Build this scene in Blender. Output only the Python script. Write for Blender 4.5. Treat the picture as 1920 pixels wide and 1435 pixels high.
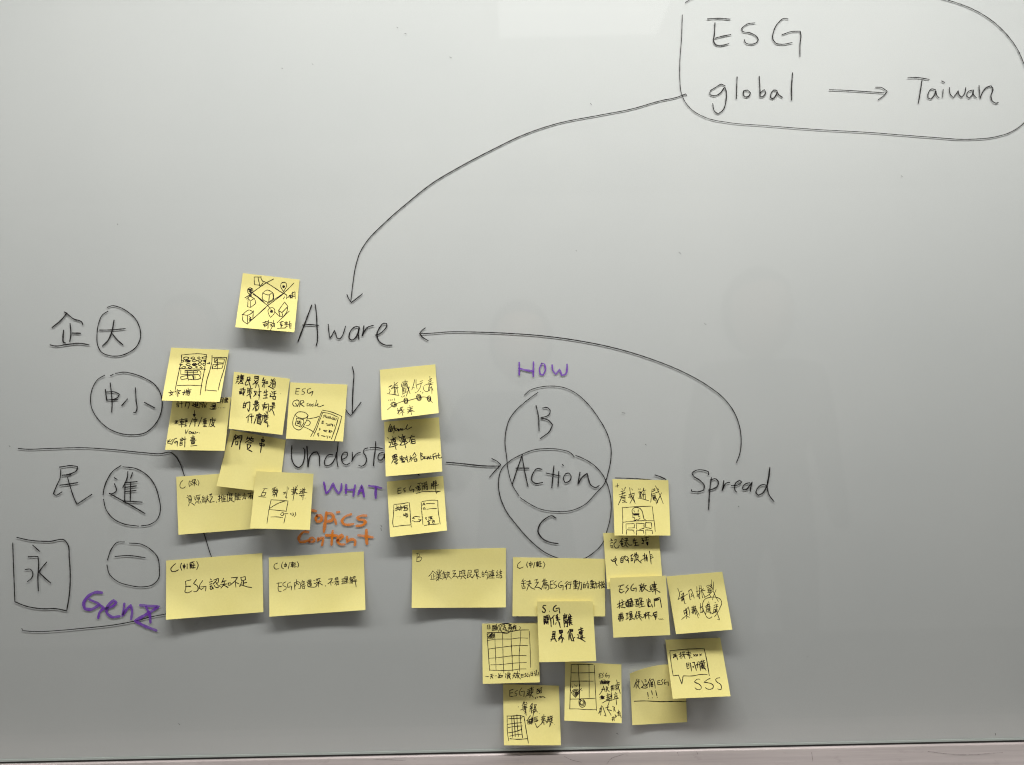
import bpy, math, random
from mathutils import Matrix, Vector

# ------------------------------------------------------------------ scene
S = bpy.context.scene
for o in list(bpy.data.objects):
    bpy.data.objects.remove(o)
COL = S.collection

# ---- camera: a phone held square to the board, about one metre away
FPX = 1380.0            # focal length in pixels of a 1920 wide frame
DIST = 0.98             # camera to glass, metres
CZ = 1.45               # camera height
ROLL = math.radians(1.22)
CR, SR = math.cos(ROLL), math.sin(ROLL)
cam = bpy.data.cameras.new('camera')
cam.sensor_width = 36.0
cam.lens = 36.0 * FPX / 1920.0
cam.clip_start = 0.05
cam.clip_end = 100
camo = bpy.data.objects.new('camera', cam)
COL.objects.link(camo)
m = Matrix(((CR, SR, 0, 0), (0, 0, -1, -DIST), (-SR, CR, 0, CZ), (0, 0, 0, 1)))
camo.matrix_world = m
S.camera = camo

# ---- dim indoor surroundings
W = bpy.data.worlds.new('World')
S.world = W
W.use_nodes = True
bg = W.node_tree.nodes['Background']
bg.inputs[0].default_value = (1.0, 0.97, 0.94, 1)
bg.inputs[1].default_value = 0.015

# ---- ceiling luminaires and one added washer
def lamp(x, out, up, sx, sy, watts, col=(1.0, 0.985, 0.965), tilt=0.0):
    l = bpy.data.lights.new('ceiling_or_added_lamp', 'AREA')
    l.shape = 'RECTANGLE'; l.size = sx; l.size_y = sy
    l.energy = watts; l.color = col
    o = bpy.data.objects.new('ceiling_or_added_lamp', l)
    o.location = (x, -out, CZ + up)
    o.rotation_euler = (tilt, 0, 0)
    COL.objects.link(o)
    return o
lamp(0.15, 0.60, 0.98, 1.70, 0.14, 29.0)
lamp(-1.50, 0.66, 0.98, 0.70, 0.14, 10.0)
lamp(1.85, 0.70, 0.98, 0.70, 0.14, 8.0)
lamp(0.221, 1.045, 1.04, 0.474, 0.39, 0.65)
# added unseen washer, turned from the board: brightens far wall behind mirrored figures
lamp(0.0, 2.05, 0.98, 3.4, 0.12, 24.0, tilt=math.radians(-34))

S.view_settings.view_transform = 'Standard'
S.view_settings.look = 'None'
S.view_settings.gamma = 1.0
S.view_settings.exposure = 0.0
S.render.engine = 'CYCLES'
S.cycles.filter_width = 1.1
S.cycles.use_denoising = True
S.cycles.denoising_prefilter = 'ACCURATE'
S.cycles.max_bounces = 8
S.cycles.transparent_max_bounces = 16
S.render.resolution_x = 1024
S.render.resolution_y = 765

# ------------------------------------------------------------------ helpers
def P(px, py, h=0.0):
    """pixel of the photograph -> world point lying h metres in front of the glass"""
    s = (DIST - h) / FPX
    u = (px - 960.0) * s
    v = (717.5 - py) * s
    return Vector((u * CR + v * SR, -h, CZ - u * SR + v * CR))

def principled(name):
    m = bpy.data.materials.new(name)
    m.use_nodes = True
    nt = m.node_tree
    return m, nt, nt.nodes['Principled BSDF'], nt.nodes['Material Output']

def N(nt, t, **kw):
    n = nt.nodes.new(t)
    for k, v in kw.items():
        setattr(n, k, v)
    return n

def noise(nt, scale, detail=4, rough=0.6, coord='Object', stretch=None):
    tc = N(nt, 'ShaderNodeTexCoord')
    out = tc.outputs[coord]
    if stretch:
        mp = N(nt, 'ShaderNodeMapping')
        mp.inputs['Scale'].default_value = stretch
        nt.links.new(out, mp.inputs['Vector']); out = mp.outputs[0]
    n = N(nt, 'ShaderNodeTexNoise')
    n.inputs['Scale'].default_value = scale
    n.inputs['Detail'].default_value = detail
    n.inputs['Roughness'].default_value = rough
    nt.links.new(out, n.inputs['Vector'])
    return n

def ramp(nt, fac, stops):
    r = N(nt, 'ShaderNodeValToRGB')
    e = r.color_ramp.elements
    while len(e) < len(stops):
        e.new(0.5)
    for k, (p, c) in enumerate(stops):
        e[k].position = p
        e[k].color = (c[0], c[1], c[2], 1)
    nt.links.new(fac, r.inputs[0])
    return r

def mesh_obj(name, verts, faces, mat, parent=None, smooth=False):
    me = bpy.data.meshes.new(name)
    org = Vector((0, 0, 0))
    if parent is not None:
        org = parent.matrix_world.translation.copy() if parent.type != 'EMPTY' else Vector(parent['org'])
    me.from_pydata([tuple(Vector(v) - org) for v in verts], [], faces)
    me.update()
    if smooth:
        me.polygons.foreach_set('use_smooth', [True] * len(me.polygons))
    me.materials.append(mat)
    o = bpy.data.objects.new(name, me)
    COL.objects.link(o)
    if parent is not None:
        o.parent = parent
    return o

def empty(name, loc, label, cat, group=None):
    o = bpy.data.objects.new(name, None)
    o.location = loc
    o.empty_display_size = 0.02
    COL.objects.link(o)
    o['org'] = tuple(loc)
    o['label'] = label
    o['category'] = cat
    if group:
        o['group'] = group
    return o

# ------------------------------------------------------------------ materials
def mat_paper():
    m, nt, b, out = principled('yellow_note_paper')
    big = noise(nt, 14, 3, 0.5)
    fine = noise(nt, 420, 3, 0.7)
    r = ramp(nt, big.outputs[0], [(0.3, (0.88, 0.79, 0.29)), (0.7, (0.93, 0.845, 0.34))])
    mx = N(nt, 'ShaderNodeMixRGB', blend_type='MULTIPLY'); mx.inputs[0].default_value = 0.16
    r2 = ramp(nt, fine.outputs[0], [(0.3, (0.72, 0.70, 0.66)), (0.7, (1, 1, 1))])
    nt.links.new(r.outputs[0], mx.inputs[1]); nt.links.new(r2.outputs[0], mx.inputs[2])
    oi = N(nt, 'ShaderNodeObjectInfo')
    hv = N(nt, 'ShaderNodeHueSaturation')
    mr = N(nt, 'ShaderNodeMapRange')
    mr.inputs['To Min'].default_value = 0.965; mr.inputs['To Max'].default_value = 1.03
    nt.links.new(oi.outputs['Random'], mr.inputs['Value'])
    nt.links.new(mr.outputs[0], hv.inputs['Value'])
    nt.links.new(mx.outputs[0], hv.inputs['Color'])
    nt.links.new(hv.outputs[0], b.inputs['Base Color'])
    b.inputs['Roughness'].default_value = 0.85
    b.inputs['Specular IOR Level'].default_value = 0.25
    bp = N(nt, 'ShaderNodeBump'); bp.inputs['Strength'].default_value = 0.12; bp.inputs['Distance'].default_value = 0.0004
    n3 = noise(nt, 60, 5, 0.7)
    nt.links.new(n3.outputs[0], bp.inputs['Height']); nt.links.new(bp.outputs[0], b.inputs['Normal'])
    tr = N(nt, 'ShaderNodeBsdfTranslucent'); tr.inputs[0].default_value = (0.80, 0.66, 0.16, 1)
    mix = N(nt, 'ShaderNodeMixShader'); mix.inputs[0].default_value = 0.10
    nt.links.new(b.outputs[0], mix.inputs[1]); nt.links.new(tr.outputs[0], mix.inputs[2])
    nt.links.new(mix.outputs[0], out.inputs[0])
    return m

def mat_pen():
    m, nt, b, out = principled('black_pen_ink')
    b.inputs['Base Color'].default_value = (0.012, 0.007, 0.009, 1)
    b.inputs['Roughness'].default_value = 0.6
    b.inputs['Specular IOR Level'].default_value = 0.15
    tp = N(nt, 'ShaderNodeBsdfTransparent')
    n = noise(nt, 260, 2, 0.5)
    mr = N(nt, 'ShaderNodeMapRange')
    mr.inputs['From Min'].default_value = 0.35; mr.inputs['From Max'].default_value = 0.7
    mr.inputs['To Min'].default_value = 0.0; mr.inputs['To Max'].default_value = 0.28
    nt.links.new(n.outputs[0], mr.inputs['Value'])
    mix = N(nt, 'ShaderNodeMixShader')
    nt.links.new(mr.outputs[0], mix.inputs[0])
    nt.links.new(b.outputs[0], mix.inputs[1]); nt.links.new(tp.outputs[0], mix.inputs[2])
    nt.links.new(mix.outputs[0], out.inputs[0])
    return m

def mat_marker(name, col, thin, thick, scale=130):
    """whiteboard marker film: a thin streaky layer, see-through where it ran dry"""
    m, nt, b, out = principled(name)
    b.inputs['Base Color'].default_value = (*col, 1)
    b.inputs['Roughness'].default_value = 0.6
    b.inputs['Specular IOR Level'].default_value = 0.15
    tp = N(nt, 'ShaderNodeBsdfTransparent')
    n = noise(nt, scale, 4, 0.65)
    mr = N(nt, 'ShaderNodeMapRange')
    mr.inputs['From Min'].default_value = 0.32; mr.inputs['From Max'].default_value = 0.68
    mr.inputs['To Min'].default_value = thick; mr.inputs['To Max'].default_value = thin
    nt.links.new(n.outputs[0], mr.inputs['Value'])
    mix = N(nt, 'ShaderNodeMixShader')
    nt.links.new(mr.outputs[0], mix.inputs[0])
    nt.links.new(b.outputs[0], mix.inputs[1]); nt.links.new(tp.outputs[0], mix.inputs[2])
    nt.links.new(mix.outputs[0], out.inputs[0])
    return m

def mat_backing():
    m, nt, b, out = principled('white_backing_paint')
    n = noise(nt, 3.0, 3, 0.5)
    f = noise(nt, 700, 2, 0.6)
    r = ramp(nt, n.outputs[0], [(0.3, (0.512, 0.524, 0.520)), (0.7, (0.538, 0.547, 0.541))])
    r2 = ramp(nt, f.outputs[0], [(0.3, (0.90, 0.90, 0.90)), (0.7, (1, 1, 1))])
    mx = N(nt, 'ShaderNodeMixRGB', blend_type='MULTIPLY'); mx.inputs[0].default_value = 0.45
    nt.links.new(r.outputs[0], mx.inputs[1]); nt.links.new(r2.outputs[0], mx.inputs[2])
    nt.links.new(mx.outputs[0], b.inputs['Base Color'])
    b.inputs['Roughness'].default_value = 0.75
    b.inputs['Specular IOR Level'].default_value = 0.1
    return m

def mat_glass():
    m, nt, b, out = principled('clear_board_glass')
    nt.nodes.remove(b)
    fr = N(nt, 'ShaderNodeFresnel')      # thin sheet: same reflectance from either side
    ge = N(nt, 'ShaderNodeNewGeometry')
    mr = N(nt, 'ShaderNodeMapRange')
    mr.inputs['To Min'].default_value = 1.5; mr.inputs['To Max'].default_value = 1 / 1.5
    nt.links.new(ge.outputs['Backfacing'], mr.inputs['Value'])
    nt.links.new(mr.outputs[0], fr.inputs[0])
    gl = N(nt, 'ShaderNodeBsdfGlossy'); gl.inputs['Roughness'].default_value = 0.045
    tp = N(nt, 'ShaderNodeBsdfTransparent'); tp.inputs[0].default_value = (0.985, 0.995, 0.985, 1)
    mix = N(nt, 'ShaderNodeMixShader')
    nt.links.new(fr.outputs[0], mix.inputs[0])
    nt.links.new(tp.outputs[0], mix.inputs[1]); nt.links.new(gl.outputs[0], mix.inputs[2])
    nt.links.new(mix.outputs[0], out.inputs[0])
    return m

def mat_plain(name, col, rough=0.5, metal=0.0):
    m, nt, b, out = principled(name)
    b.inputs['Base Color'].default_value = (*col, 1)
    b.inputs['Roughness'].default_value = rough
    b.inputs['Metallic'].default_value = metal
    return m

def mat_alu():
    m, nt, b, out = principled('brushed_aluminium')
    n = noise(nt, 60, 6, 0.7, stretch=(0.06, 1, 1))
    r = ramp(nt, n.outputs[0], [(0.25, (0.31, 0.272, 0.265)), (0.55, (0.41, 0.362, 0.352)), (0.8, (0.48, 0.428, 0.415))])
    n2 = noise(nt, 26, 5, 0.75, stretch=(1, 1, 1))
    r2 = ramp(nt, n2.outputs[0], [(0.30, (0.62, 0.58, 0.56)), (0.42, (1, 1, 1))])
    mx = N(nt, 'ShaderNodeMixRGB', blend_type='MULTIPLY'); mx.inputs[0].default_value = 0.5
    nt.links.new(r.outputs[0], mx.inputs[1]); nt.links.new(r2.outputs[0], mx.inputs[2])
    nt.links.new(mx.outputs[0], b.inputs['Base Color'])
    b.inputs['Metallic'].default_value = 0.35
    b.inputs['Roughness'].default_value = 0.40
    return m

PAPER = mat_paper()
PEN = mat_pen()
BLACK = mat_marker('black_marker_ink', (0.010, 0.008, 0.008), 0.15, 0.0)
BLACK_DRY = mat_marker('dry_black_marker_ink', (0.012, 0.010, 0.010), 0.26, 0.02)
PURPLE = mat_marker('purple_marker_ink', (0.17, 0.045, 0.42), 0.38, 0.03, 90)
ORANGE = mat_marker('orange_marker_ink', (0.76, 0.22, 0.015), 0.40, 0.05, 80)
BACKING = mat_backing()
GLASS = mat_glass()
EDGE = mat_plain('frosted_glass_edge', (0.42, 0.47, 0.44), 0.35)
GASKET = mat_plain('dark_rubber_gasket', (0.02, 0.018, 0.017), 0.8)
ALU = mat_alu()
WALLM = mat_plain('white_wall_paint', (0.6, 0.59, 0.57), 0.9)

# ------------------------------------------------------------------ strokes
def parse(txt):
    out = []
    for s in txt.replace('\n', ' ').split('/'):
        s = s.strip()
        if not s:
            continue
        if s[0] == '*':
            out.append(('dot', [float(v) for v in s[1:].split()]))
            continue
        kind = 'line'
        if s[0] == 'o':
            kind, s = 'oval', s[1:]
        v = [float(a) for a in s.split()]
        pts = list(zip(v[0::2], v[1::2]))
        if len(pts) > 1:
            out.append((kind, pts))
    return out

def smooth(pts, step, limit=1.15):
    """Catmull-Rom through the points, corners sharper than ~62 degrees kept as corners"""
    n = len(pts)
    P3 = [Vector(p) for p in pts]
    if n == 2:
        L = (P3[1] - P3[0]).length
        k = max(1, int(L / step))
        return [P3[0].lerp(P3[1], i / k) for i in range(k + 1)]
    corner = [False] * n
    for i in range(1, n - 1):
        a = P3[i] - P3[i - 1]; b = P3[i + 1] - P3[i]
        if a.length > 1e-9 and b.length > 1e-9 and a.angle(b) > limit:
            corner[i] = True
    tan = []
    for i in range(n):
        if 0 < i < n - 1 and not corner[i]:
            a = P3[i] - P3[i - 1]; b = P3[i + 1] - P3[i]
            la, lb = max(a.length, 1e-9), max(b.length, 1e-9)
            t = (a / la * lb + b / lb * la) / (la + lb)
            tan.append(t)
        else:
            tan.append(None)
    out = []
    for i in range(n - 1):
        p, q = P3[i], P3[i + 1]
        L = (q - p).length
        if L < 1e-9:
            continue
        c = (q - p) / L
        t0 = tan[i] if tan[i] is not None else c
        t1 = tan[i + 1] if tan[i + 1] is not None else c
        k = max(1, int(math.ceil(L / step)))
        for j in range(k):
            s = j / k
            h00 = 2*s**3 - 3*s*s + 1; h10 = s**3 - 2*s*s + s
            h01 = -2*s**3 + 3*s*s; h11 = s**3 - s*s
            out.append(p * h00 + t0 * (h10 * L) + q * h01 + t1 * (h11 * L))
    out.append(P3[-1])
    return out

rnd = random.Random(7)

def ink(strokes, org, scale, width, project, dh, step_px=3.0):
    """strokes in enlarged-photo units -> ribbon verts, faces. project(px,py,extra_h) gives the world point"""
    V, F = [], []
    ox, oy = org
    for si, (kind, d) in enumerate(strokes):
        eh = dh * (si + 1)
        if kind == 'dot':
            x, y, r = d
            cx, cy, r = ox + x / scale, oy + y / scale, r / scale
            b = len(V)
            V.append(project(cx, cy, eh))
            k = 12
            for i in range(k):
                a = 2 * math.pi * i / k
                rr = r * rnd.uniform(0.85, 1.12)
                V.append(project(cx + rr * math.cos(a), cy - rr * math.sin(a), eh))
            for i in range(k):
                F.append((b, b + 1 + i, b + 1 + (i + 1) % k))
            continue
        pts = [(ox + x / scale, oy + y / scale) for x, y in d]
        if kind == 'oval':
            pts = pts + pts[1:2]
        cs = smooth(pts, step_px, 3.0 if kind == 'oval' else 1.15)
        # drop doubles
        c2 = [cs[0]]
        for q in cs[1:]:
            if (q - c2[-1]).length > 0.05:
                c2.append(q)
        cs = c2
        if len(cs) < 2:
            continue
        n = len(cs)
        hw = width / scale / 2.0
        hw *= rnd.uniform(0.88, 1.12)
        wob = rnd.uniform(0, 6.28)
        rows = []
        L = 0.0
        Ls = [0.0]
        for i in range(1, n):
            L += (cs[i] - cs[i-1]).length; Ls.append(L)
        # end caps are rows of shrinking width
        def row(c, t, w):
            nrm = Vector((-t.y, t.x))
            a = c + nrm * w; bb = c - nrm * w
            V.append(project(a.x, a.y, eh)); V.append(project(bb.x, bb.y, eh))
            return len(V) - 2
        def tangent(i):
            if i == 0: t = cs[1] - cs[0]
            elif i == n - 1: t = cs[-1] - cs[-2]
            else:
                t = (cs[i+1] - cs[i]).normalized() + (cs[i] - cs[i-1]).normalized()
                if t.length < 0.3: t = cs[i] - cs[i-1]
            return t.normalized()
        t0, t1 = tangent(0), tangent(n - 1)
        for a, w in ((-0.95, 0.35), (-0.6, 0.8)):
            rows.append(row(cs[0] + t0 * hw * a, t0, hw * w))
        for i in range(n):
            f = Ls[i] / L if L else 0
            w = hw * (1 + 0.10 * math.sin(wob + Ls[i] * 0.35) + 0.05 * math.sin(wob * 2 + Ls[i] * 1.3))
            w *= 0.80 + 0.20 * math.sin(math.pi * min(1, max(0, 1.25 * (1 - f)))) + (0.06 if f < 0.15 else 0)
            rows.append(row(cs[i], tangent(i), w))
        for a, w in ((0.6, 0.62), (0.95, 0.25)):
            rows.append(row(cs[-1] + t1 * hw * a, t1, hw * w))
        for a, b in zip(rows[:-1], rows[1:]):
            F.append((a, a + 1, b + 1, b))
    # every face looks at the room
    V3 = V
    F2 = []
    for f in F:
        nrm = (V3[f[1]] - V3[f[0]]).cross(V3[f[2]] - V3[f[0]])
        F2.append(f if nrm.y < 0 else tuple(reversed(f)))
    return V, F2

# ------------------------------------------------------------------ setting
GAP = 0.0012            # paint layer behind the glass front
X0, X1 = -1.30, 1.40
ZL = P(960, 1409.5, 0).z        # top of the ledge where it meets the glass
ZT = CZ + 0.78
def box(name, x0, x1, y0, y1, z0, z1, mat, parent=None, bevel=0.0):
    v = [(x, y, z) for x in (x0, x1) for y in (y0, y1) for z in (z0, z1)]
    f = [(0, 1, 3, 2), (4, 6, 7, 5), (0, 4, 5, 1), (2, 3, 7, 6), (0, 2, 6, 4), (1, 5, 7, 3)]
    o = mesh_obj(name, v, f, mat, parent)
    if bevel:
        md = o.modifiers.new('bevel', 'BEVEL'); md.width = bevel; md.segments = 3
    return o

wall = box('wall', -2.2, 2.3, 0.035, 0.09, 0.0, 2.9, WALLM)
wall['kind'] = 'structure'

board = empty('whiteboard', (0.05, 0.0, ZL), 'large white glass board with black, purple and orange handwriting behind the sticky notes', 'whiteboard')
box('backing_panel', X0, X1, GAP, 0.024, ZL - 0.012, ZT, BACKING, board)
gp = mesh_obj('glass_pane', [(X0, 0, ZL + 0.0025), (X1, 0, ZL + 0.0025), (X1, 0, ZT), (X0, 0, ZT)], [(0, 1, 2, 3)], GLASS, board)
# ground lower edge of the glass: a pale line just above the ledge
box('glass_edge', X0, X1, -0.0003, GAP - 0.0004, ZL + 0.0010, ZL + 0.0036, EDGE, board)
box('gasket', X0, X1, -0.0012, GAP - 0.0001, ZL - 0.004, ZL + 0.0008, GASKET, board)

# aluminium ledge: profile in (out, z), swept along x
def ledge():
    prof = []
    zb = ZL - 0.0004
    prof += [(0.0014, zb - 0.018), (0.0014, zb - 0.0014)]
    for a in range(0, 91, 15):          # rounded bead next to the glass
        t = math.radians(180 - a)
        prof.append((0.0030 + 0.0016 * math.cos(t), zb - 0.0014 + 0.0016 * math.sin(t)))
    prof += [(0.0042, zb - 0.0001), (0.0052, zb - 0.0012), (0.0062, zb - 0.0016)]
    prof += [(0.030, zb - 0.0022), (0.062, zb - 0.0026)]
    prof += [(0.064, zb - 0.0012), (0.066, zb + 0.004), (0.068, zb + 0.0052), (0.070, zb + 0.004), (0.0705, zb - 0.006), (0.069, zb - 0.018)]
    V, F = [], []
    n = len(prof)
    xs = [X0 + (X1 - X0) * i / 60 for i in range(61)]
    for x in xs:
        for (o, z) in prof:
            V.append((x, -o, z))
    for i in range(60):
        for j in range(n):
            k = (j + 1) % n
            F.append((i*n + j, i*n + k, (i+1)*n + k, (i+1)*n + j))
    F.append(tuple(range(n))); F.append(tuple(reversed(range(60*n, 61*n))))
    o = mesh_obj('ledge', V, F, ALU, board, smooth=False)
    o['label'] = 'scuffed pinkish aluminium ledge along the bottom of the board'
    return o
LEDGE = ledge()

def on_ledge(px, py, eh):
    # pixel -> point on the ledge's top face
    u = (px - 960.0) / FPX; v = (717.5 - py) / FPX
    x = u * CR + v * SR; z = -u * SR + v * CR
    zt = ZL - 0.00195
    t = (zt - CZ) / z
    return Vector((x * t, -(DIST - t), zt + 0.0004 + eh))
SCR = mat_marker('scratch', (0.05, 0.04, 0.04), 0.9, 0.35, 200)

BOARD_H = 0.00025
def proj_board(px, py, eh):
    return P(px, py, BOARD_H + eh)

def write(name, org, scale, width, mat, txt, label=None):
    V, F = ink(parse(txt), org, scale, width * 0.98, proj_board, 0.000012)
    o = mesh_obj(name, V, F, mat, board)
    if label:
        o['label'] = label
    return o
# ------------------------------------------------------------------ writing on the glass
R1 = ((1240, 0), 2.8235)
write('written_word', *R1, 6.6, BLACK, '''245 101 300 98 364 102/284 122 281 180 279 225 290 238 320 241 356 232/285 203 325 192 367 184/
495 122 455 128 425 150 428 163 470 175 505 195 513 212 500 228 470 235 445 226 440 212/670 101 650 98 620 120 594 170 590 205 605 228 640 235 692 226/640 184 690 168 735 166 738 180 734 240 734 300''', 'black letters ESG at the top right')
write('written_word', *R1, 6.4, BLACK, '''337 455 318 447 290 462 257 488 258 503 280 508 310 495 335 462 342 480 343 530 325 585 300 604 282 590 272 550/401 408 399 460 397 523/
436 482 455 478 472 492 465 508 448 514 435 505 436 482/518 405 522 470 523 515 540 510 552 490 545 475 526 490/612 480 595 478 580 500 578 518 590 522 607 505 614 485 620 500 640 516/695 387 690 450 690 530''', 'black word global')
write('drawn_arrow', *R1, 5.6, BLACK, '890 476 960 478 1060 484 1180 492/1135 463 1165 464 1196 484 1180 505 1149 528', 'short black arrow from global to Taiwan')
write('written_word', *R1, 6.2, BLACK, '''1306 413 1350 411 1418 421/1380 425 1372 480 1361 547/1450 475 1430 472 1412 500 1412 520 1428 525 1448 500 1453 478 1458 505 1470 518/
1492 475 1490 515/1485 430 1500 437/1525 465 1530 500 1545 517 1560 500 1572 480 1578 505 1592 515 1608 490 1612 465/1645 478 1625 485 1618 510 1630 520 1648 500 1652 475 1655 505 1668 518/
1682 455 1684 485 1688 523 1700 490 1725 462 1745 455 1755 470 1745 510 1752 535 1775 547 1783 543''', 'black word Taiwan')
write('drawn_bubble', *R1, 5.4, BLACK_DRY, '''111 80 107 200 98 330 98 420 105 490 120 530 160 580 240 625 360 650 540 665 800 685 1100 702 1400 725 1640 738 1760 727 1850 700 1925 645 1965 560 1965 470 1922 345 1890 270 1830 185 1750 110 1640 45 1530 5 1460 -15 1300 -50 1000 -70 600 -70 260 -40 150 0 128 14''', 'long thin black loop round ESG, global and Taiwan')
R0 = ((600, 140), 2.6667)
write('drawn_arrow', *R0, 5.6, BLACK, '''1833 104 1828 97 1790 112 1700 132 1560 172 1400 203 1180 247 1010 305 870 372 690 467 560 545 440 640 320 745 230 840 200 890 178 960 165 1040 155 1125/
135 1101 143 1120 157 1140 185 1118 211 1097''', 'long curved black arrow from the top right loop down to Aware')
R4 = ((540, 540), 5.519)
write('written_word', *R4, 14, BLACK, '''245 180 200 300 150 430 105 552/280 170 292 250 300 400 305 500 300 570 292 598/150 385 220 380 315 388/
416 378 422 450 432 522 450 500 480 440 495 480 510 520 530 528 560 500 580 450 595 398/735 405 700 402 660 430 633 490 635 525 660 540 695 520 722 470 738 410 728 480 732 530/
785 395 780 440 768 498 790 450 830 405 880 390/905 488 940 480 990 440 1022 395 1020 370 990 367 950 410 922 470 925 520 960 570 1010 592 1075 593''', 'black word Aware')
write('drawn_arrow', (780, 580), 3.0, 6.2, BLACK, '''1803 862 1822 810 1829 750 1822 670 1790 580 1730 500 1640 430 1500 352 1330 283 1130 222 900 175 700 149 480 134 300 128 180 128 90 135 22 138/
52 106 35 118 20 136 34 155 68 177''', 'long curved black arrow from Spread back to Aware')
write('drawn_arrow', *R4, 13, BLACK, '665 818 680 880 675 1000 668 1150 665 1300/595 1255 625 1300 650 1322 690 1270 755 1185', 'black arrow pointing down from Aware, its foot beside the mug note')
R5 = ((530, 800), 5.979)
write('written_word', *R5, 15, BLACK, '''103 218 98 300 110 390 140 440 180 460 215 435 240 370 248 300 240 250 232 243/272 225 278 330 285 458 290 400 310 330 350 290 385 285 410 330 412 390 416 440/
560 318 520 315 485 350 468 400 475 432 500 440 545 420 585 360 605 290/625 150 615 250 606 340 610 400 620 452/665 368 700 355 728 320 722 290 695 288 665 320 662 375 680 415 715 430 752 410/
780 290 782 340 778 380 772 395 800 340 830 305 870 290/955 240 915 255 905 290 930 330 940 380 915 430 880 445 855 435/1042 172 1038 260 1025 350 1018 440/980 238 1050 235 1122 250/
1125 292 1090 300 1068 340 1072 372 1100 378 1130 350 1142 300 1145 350 1160 390/1200 300 1205 390 1220 320 1260 300 1280 390''', 'black word Understand, its end hidden by a note')
write('drawn_line', *R5, 13, BLACK, '1470 480 1490 505 1510 530 1530 545', 'short black stroke showing between two sticky notes')
write('written_word', *R5, 27, PURPLE, '''462 628 475 690 487 752 520 720 565 637 590 700 625 752 650 720 660 645/712 655 708 745/812 660 800 720 792 780/705 708 760 710 800 708/
848 758 870 700 885 662 900 720 912 785/855 722 900 724/970 665 1040 675 1105 690/1045 680 1042 740 1043 798''', 'purple word WHAT')
write('written_word', *R5, 34, ORANGE, '''320 938 370 948/385 1000 370 1035 385 1065 420 1060 440 1025 425 995 385 1000/490 968 478 1060 462 1175/495 975 545 978 572 1010 550 1050 505 1065/
588 1045 598 1090/612 962 632 958/765 985 700 1010 662 1055 680 1090 730 1103 790 1092/935 1000 880 1000 835 1020 850 1040 910 1050 932 1070 905 1100 830 1115''', 'orange word topics, its first letter under a note')
write('written_word', *R5, 34, ORANGE, '''285 1185 240 1180 200 1215 180 1265 195 1295 250 1290 300 1270/300 1290 305 1255 330 1245 358 1265 345 1290 300 1292/398 1255 392 1285 430 1250 455 1248 450 1290 440 1330/
560 1172 552 1250 548 1325/490 1220 560 1222 608 1225/612 1278 650 1262 678 1235 660 1215 630 1235 615 1285 640 1318 690 1322/722 1240 720 1300 745 1275 790 1265 812 1278 808 1328/938 1162 938 1250 945 1312/852 1220 930 1230 1005 1243''', 'orange word content')
R6 = ((900, 660), 3.5857)
write('written_word', *R6, 13.5, PURPLE, '264 72 264 155/360 70 358 165/264 112 320 125 358 130/415 78 400 115 405 152 425 155 440 120 434 82 415 78/485 90 490 125 510 150 535 118 550 157 575 150 585 110 585 85', 'purple word HOW above the circles')
write('drawn_circle', *R6, 7.0, BLACK_DRY, '''300 290 330 262 390 240 480 230 570 242 640 275 720 345 800 450 855 550 880 640 880 720 865 800 840 880 780 950 700 1030 600 1070 500 1073 400 1055 330 1020 270 980/
262 968 220 900 190 800 178 700 168 610 175 530 200 450 240 395 300 340 390 272''', 'upper of the two overlapping black circles')
write('drawn_circle', *R6, 7.0, BLACK_DRY, '''645 697 700 720 770 765 820 820 850 875 875 960 882 1050 875 1120 855 1200 825 1285 770 1345 700 1390 620 1402 525 1387 440 1350 350 1280 250 1170 170 1060 130 950 125 860 145 790 200 735 280 690 360 660 450 651 540 657 610 680 633 705''', 'lower of the two overlapping black circles')
write('written_letter', *R6, 8.6, BLACK, '377 362 392 430 397 530/422 378 450 374 472 395 465 420 405 445 460 460 488 490 470 530 405 584', 'black letter B in the upper circle')
write('written_word', *R6, 8.6, BLACK, '''285 690 250 790 217 890/282 700 300 800 322 905/243 782 328 782/415 790 385 785 355 820 348 865 375 885 420 878/497 768 490 840 483 912/445 815 540 835/
530 805 525 905/555 758 560 765/575 820 560 850 572 880 600 870 612 835 595 815 575 820/672 810 665 850 658 892 690 840 720 818 728 850 745 895 780 912 800 900''', 'black word Action where the circles overlap')
write('written_letter', *R6, 8.6, BLACK, '510 1118 485 1102 450 1115 400 1165 390 1205 420 1255 470 1280 524 1290', 'black letter C in the lower circle')
write('drawn_arrow', *R6, 8.0, BLACK, '-226 742 -100 754 0 765 60 768 130 768/80 718 120 740 140 760 110 790 65 842', 'short black arrow pointing at the word Action')
R7 = ((1130, 840), 5.4857)
write('written_word', *R7, 13.5, BLACK, '''1090 275 1088 245 1040 230 960 232 918 260 935 290 1000 335 1045 390 1040 435 985 452 915 448 913 432/1118 308 1108 380 1098 480 1090 632/
1112 330 1160 318 1190 350 1180 395 1130 425 1088 435/1245 340 1240 390 1228 440 1245 400 1270 365 1305 355/1325 388 1400 378 1432 350 1405 335 1365 365 1358 410 1362 440 1380 456/
1510 360 1470 370 1440 405 1445 430 1480 425 1510 390 1538 352 1525 400 1520 445/1690 385 1640 380 1590 420 1578 465 1600 487 1640 470 1680 410 1710 300 1720 200/1720 200 1705 300 1693 400 1710 480 1762 552''', 'black word Spread')
write('drawn_arrow', *R7, 12, BLACK, '130 310 300 315 400 322 560 340 640 352/540 280 600 300 650 325', 'black arrow mostly hidden behind the ghost drawing note')
R2 = ((0, 560), 5.519)
write('written_character', *R2, 15, BLACK, '''665 140 695 155/690 155 630 225 540 300/690 155 760 210 850 250 857 270/658 330 652 400 660 455 675 460/725 260 733 370 722 445/750 358 830 360/520 480 560 490 700 475 840 465 920 480''', 'black character at the upper left, outside the circles')
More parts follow.
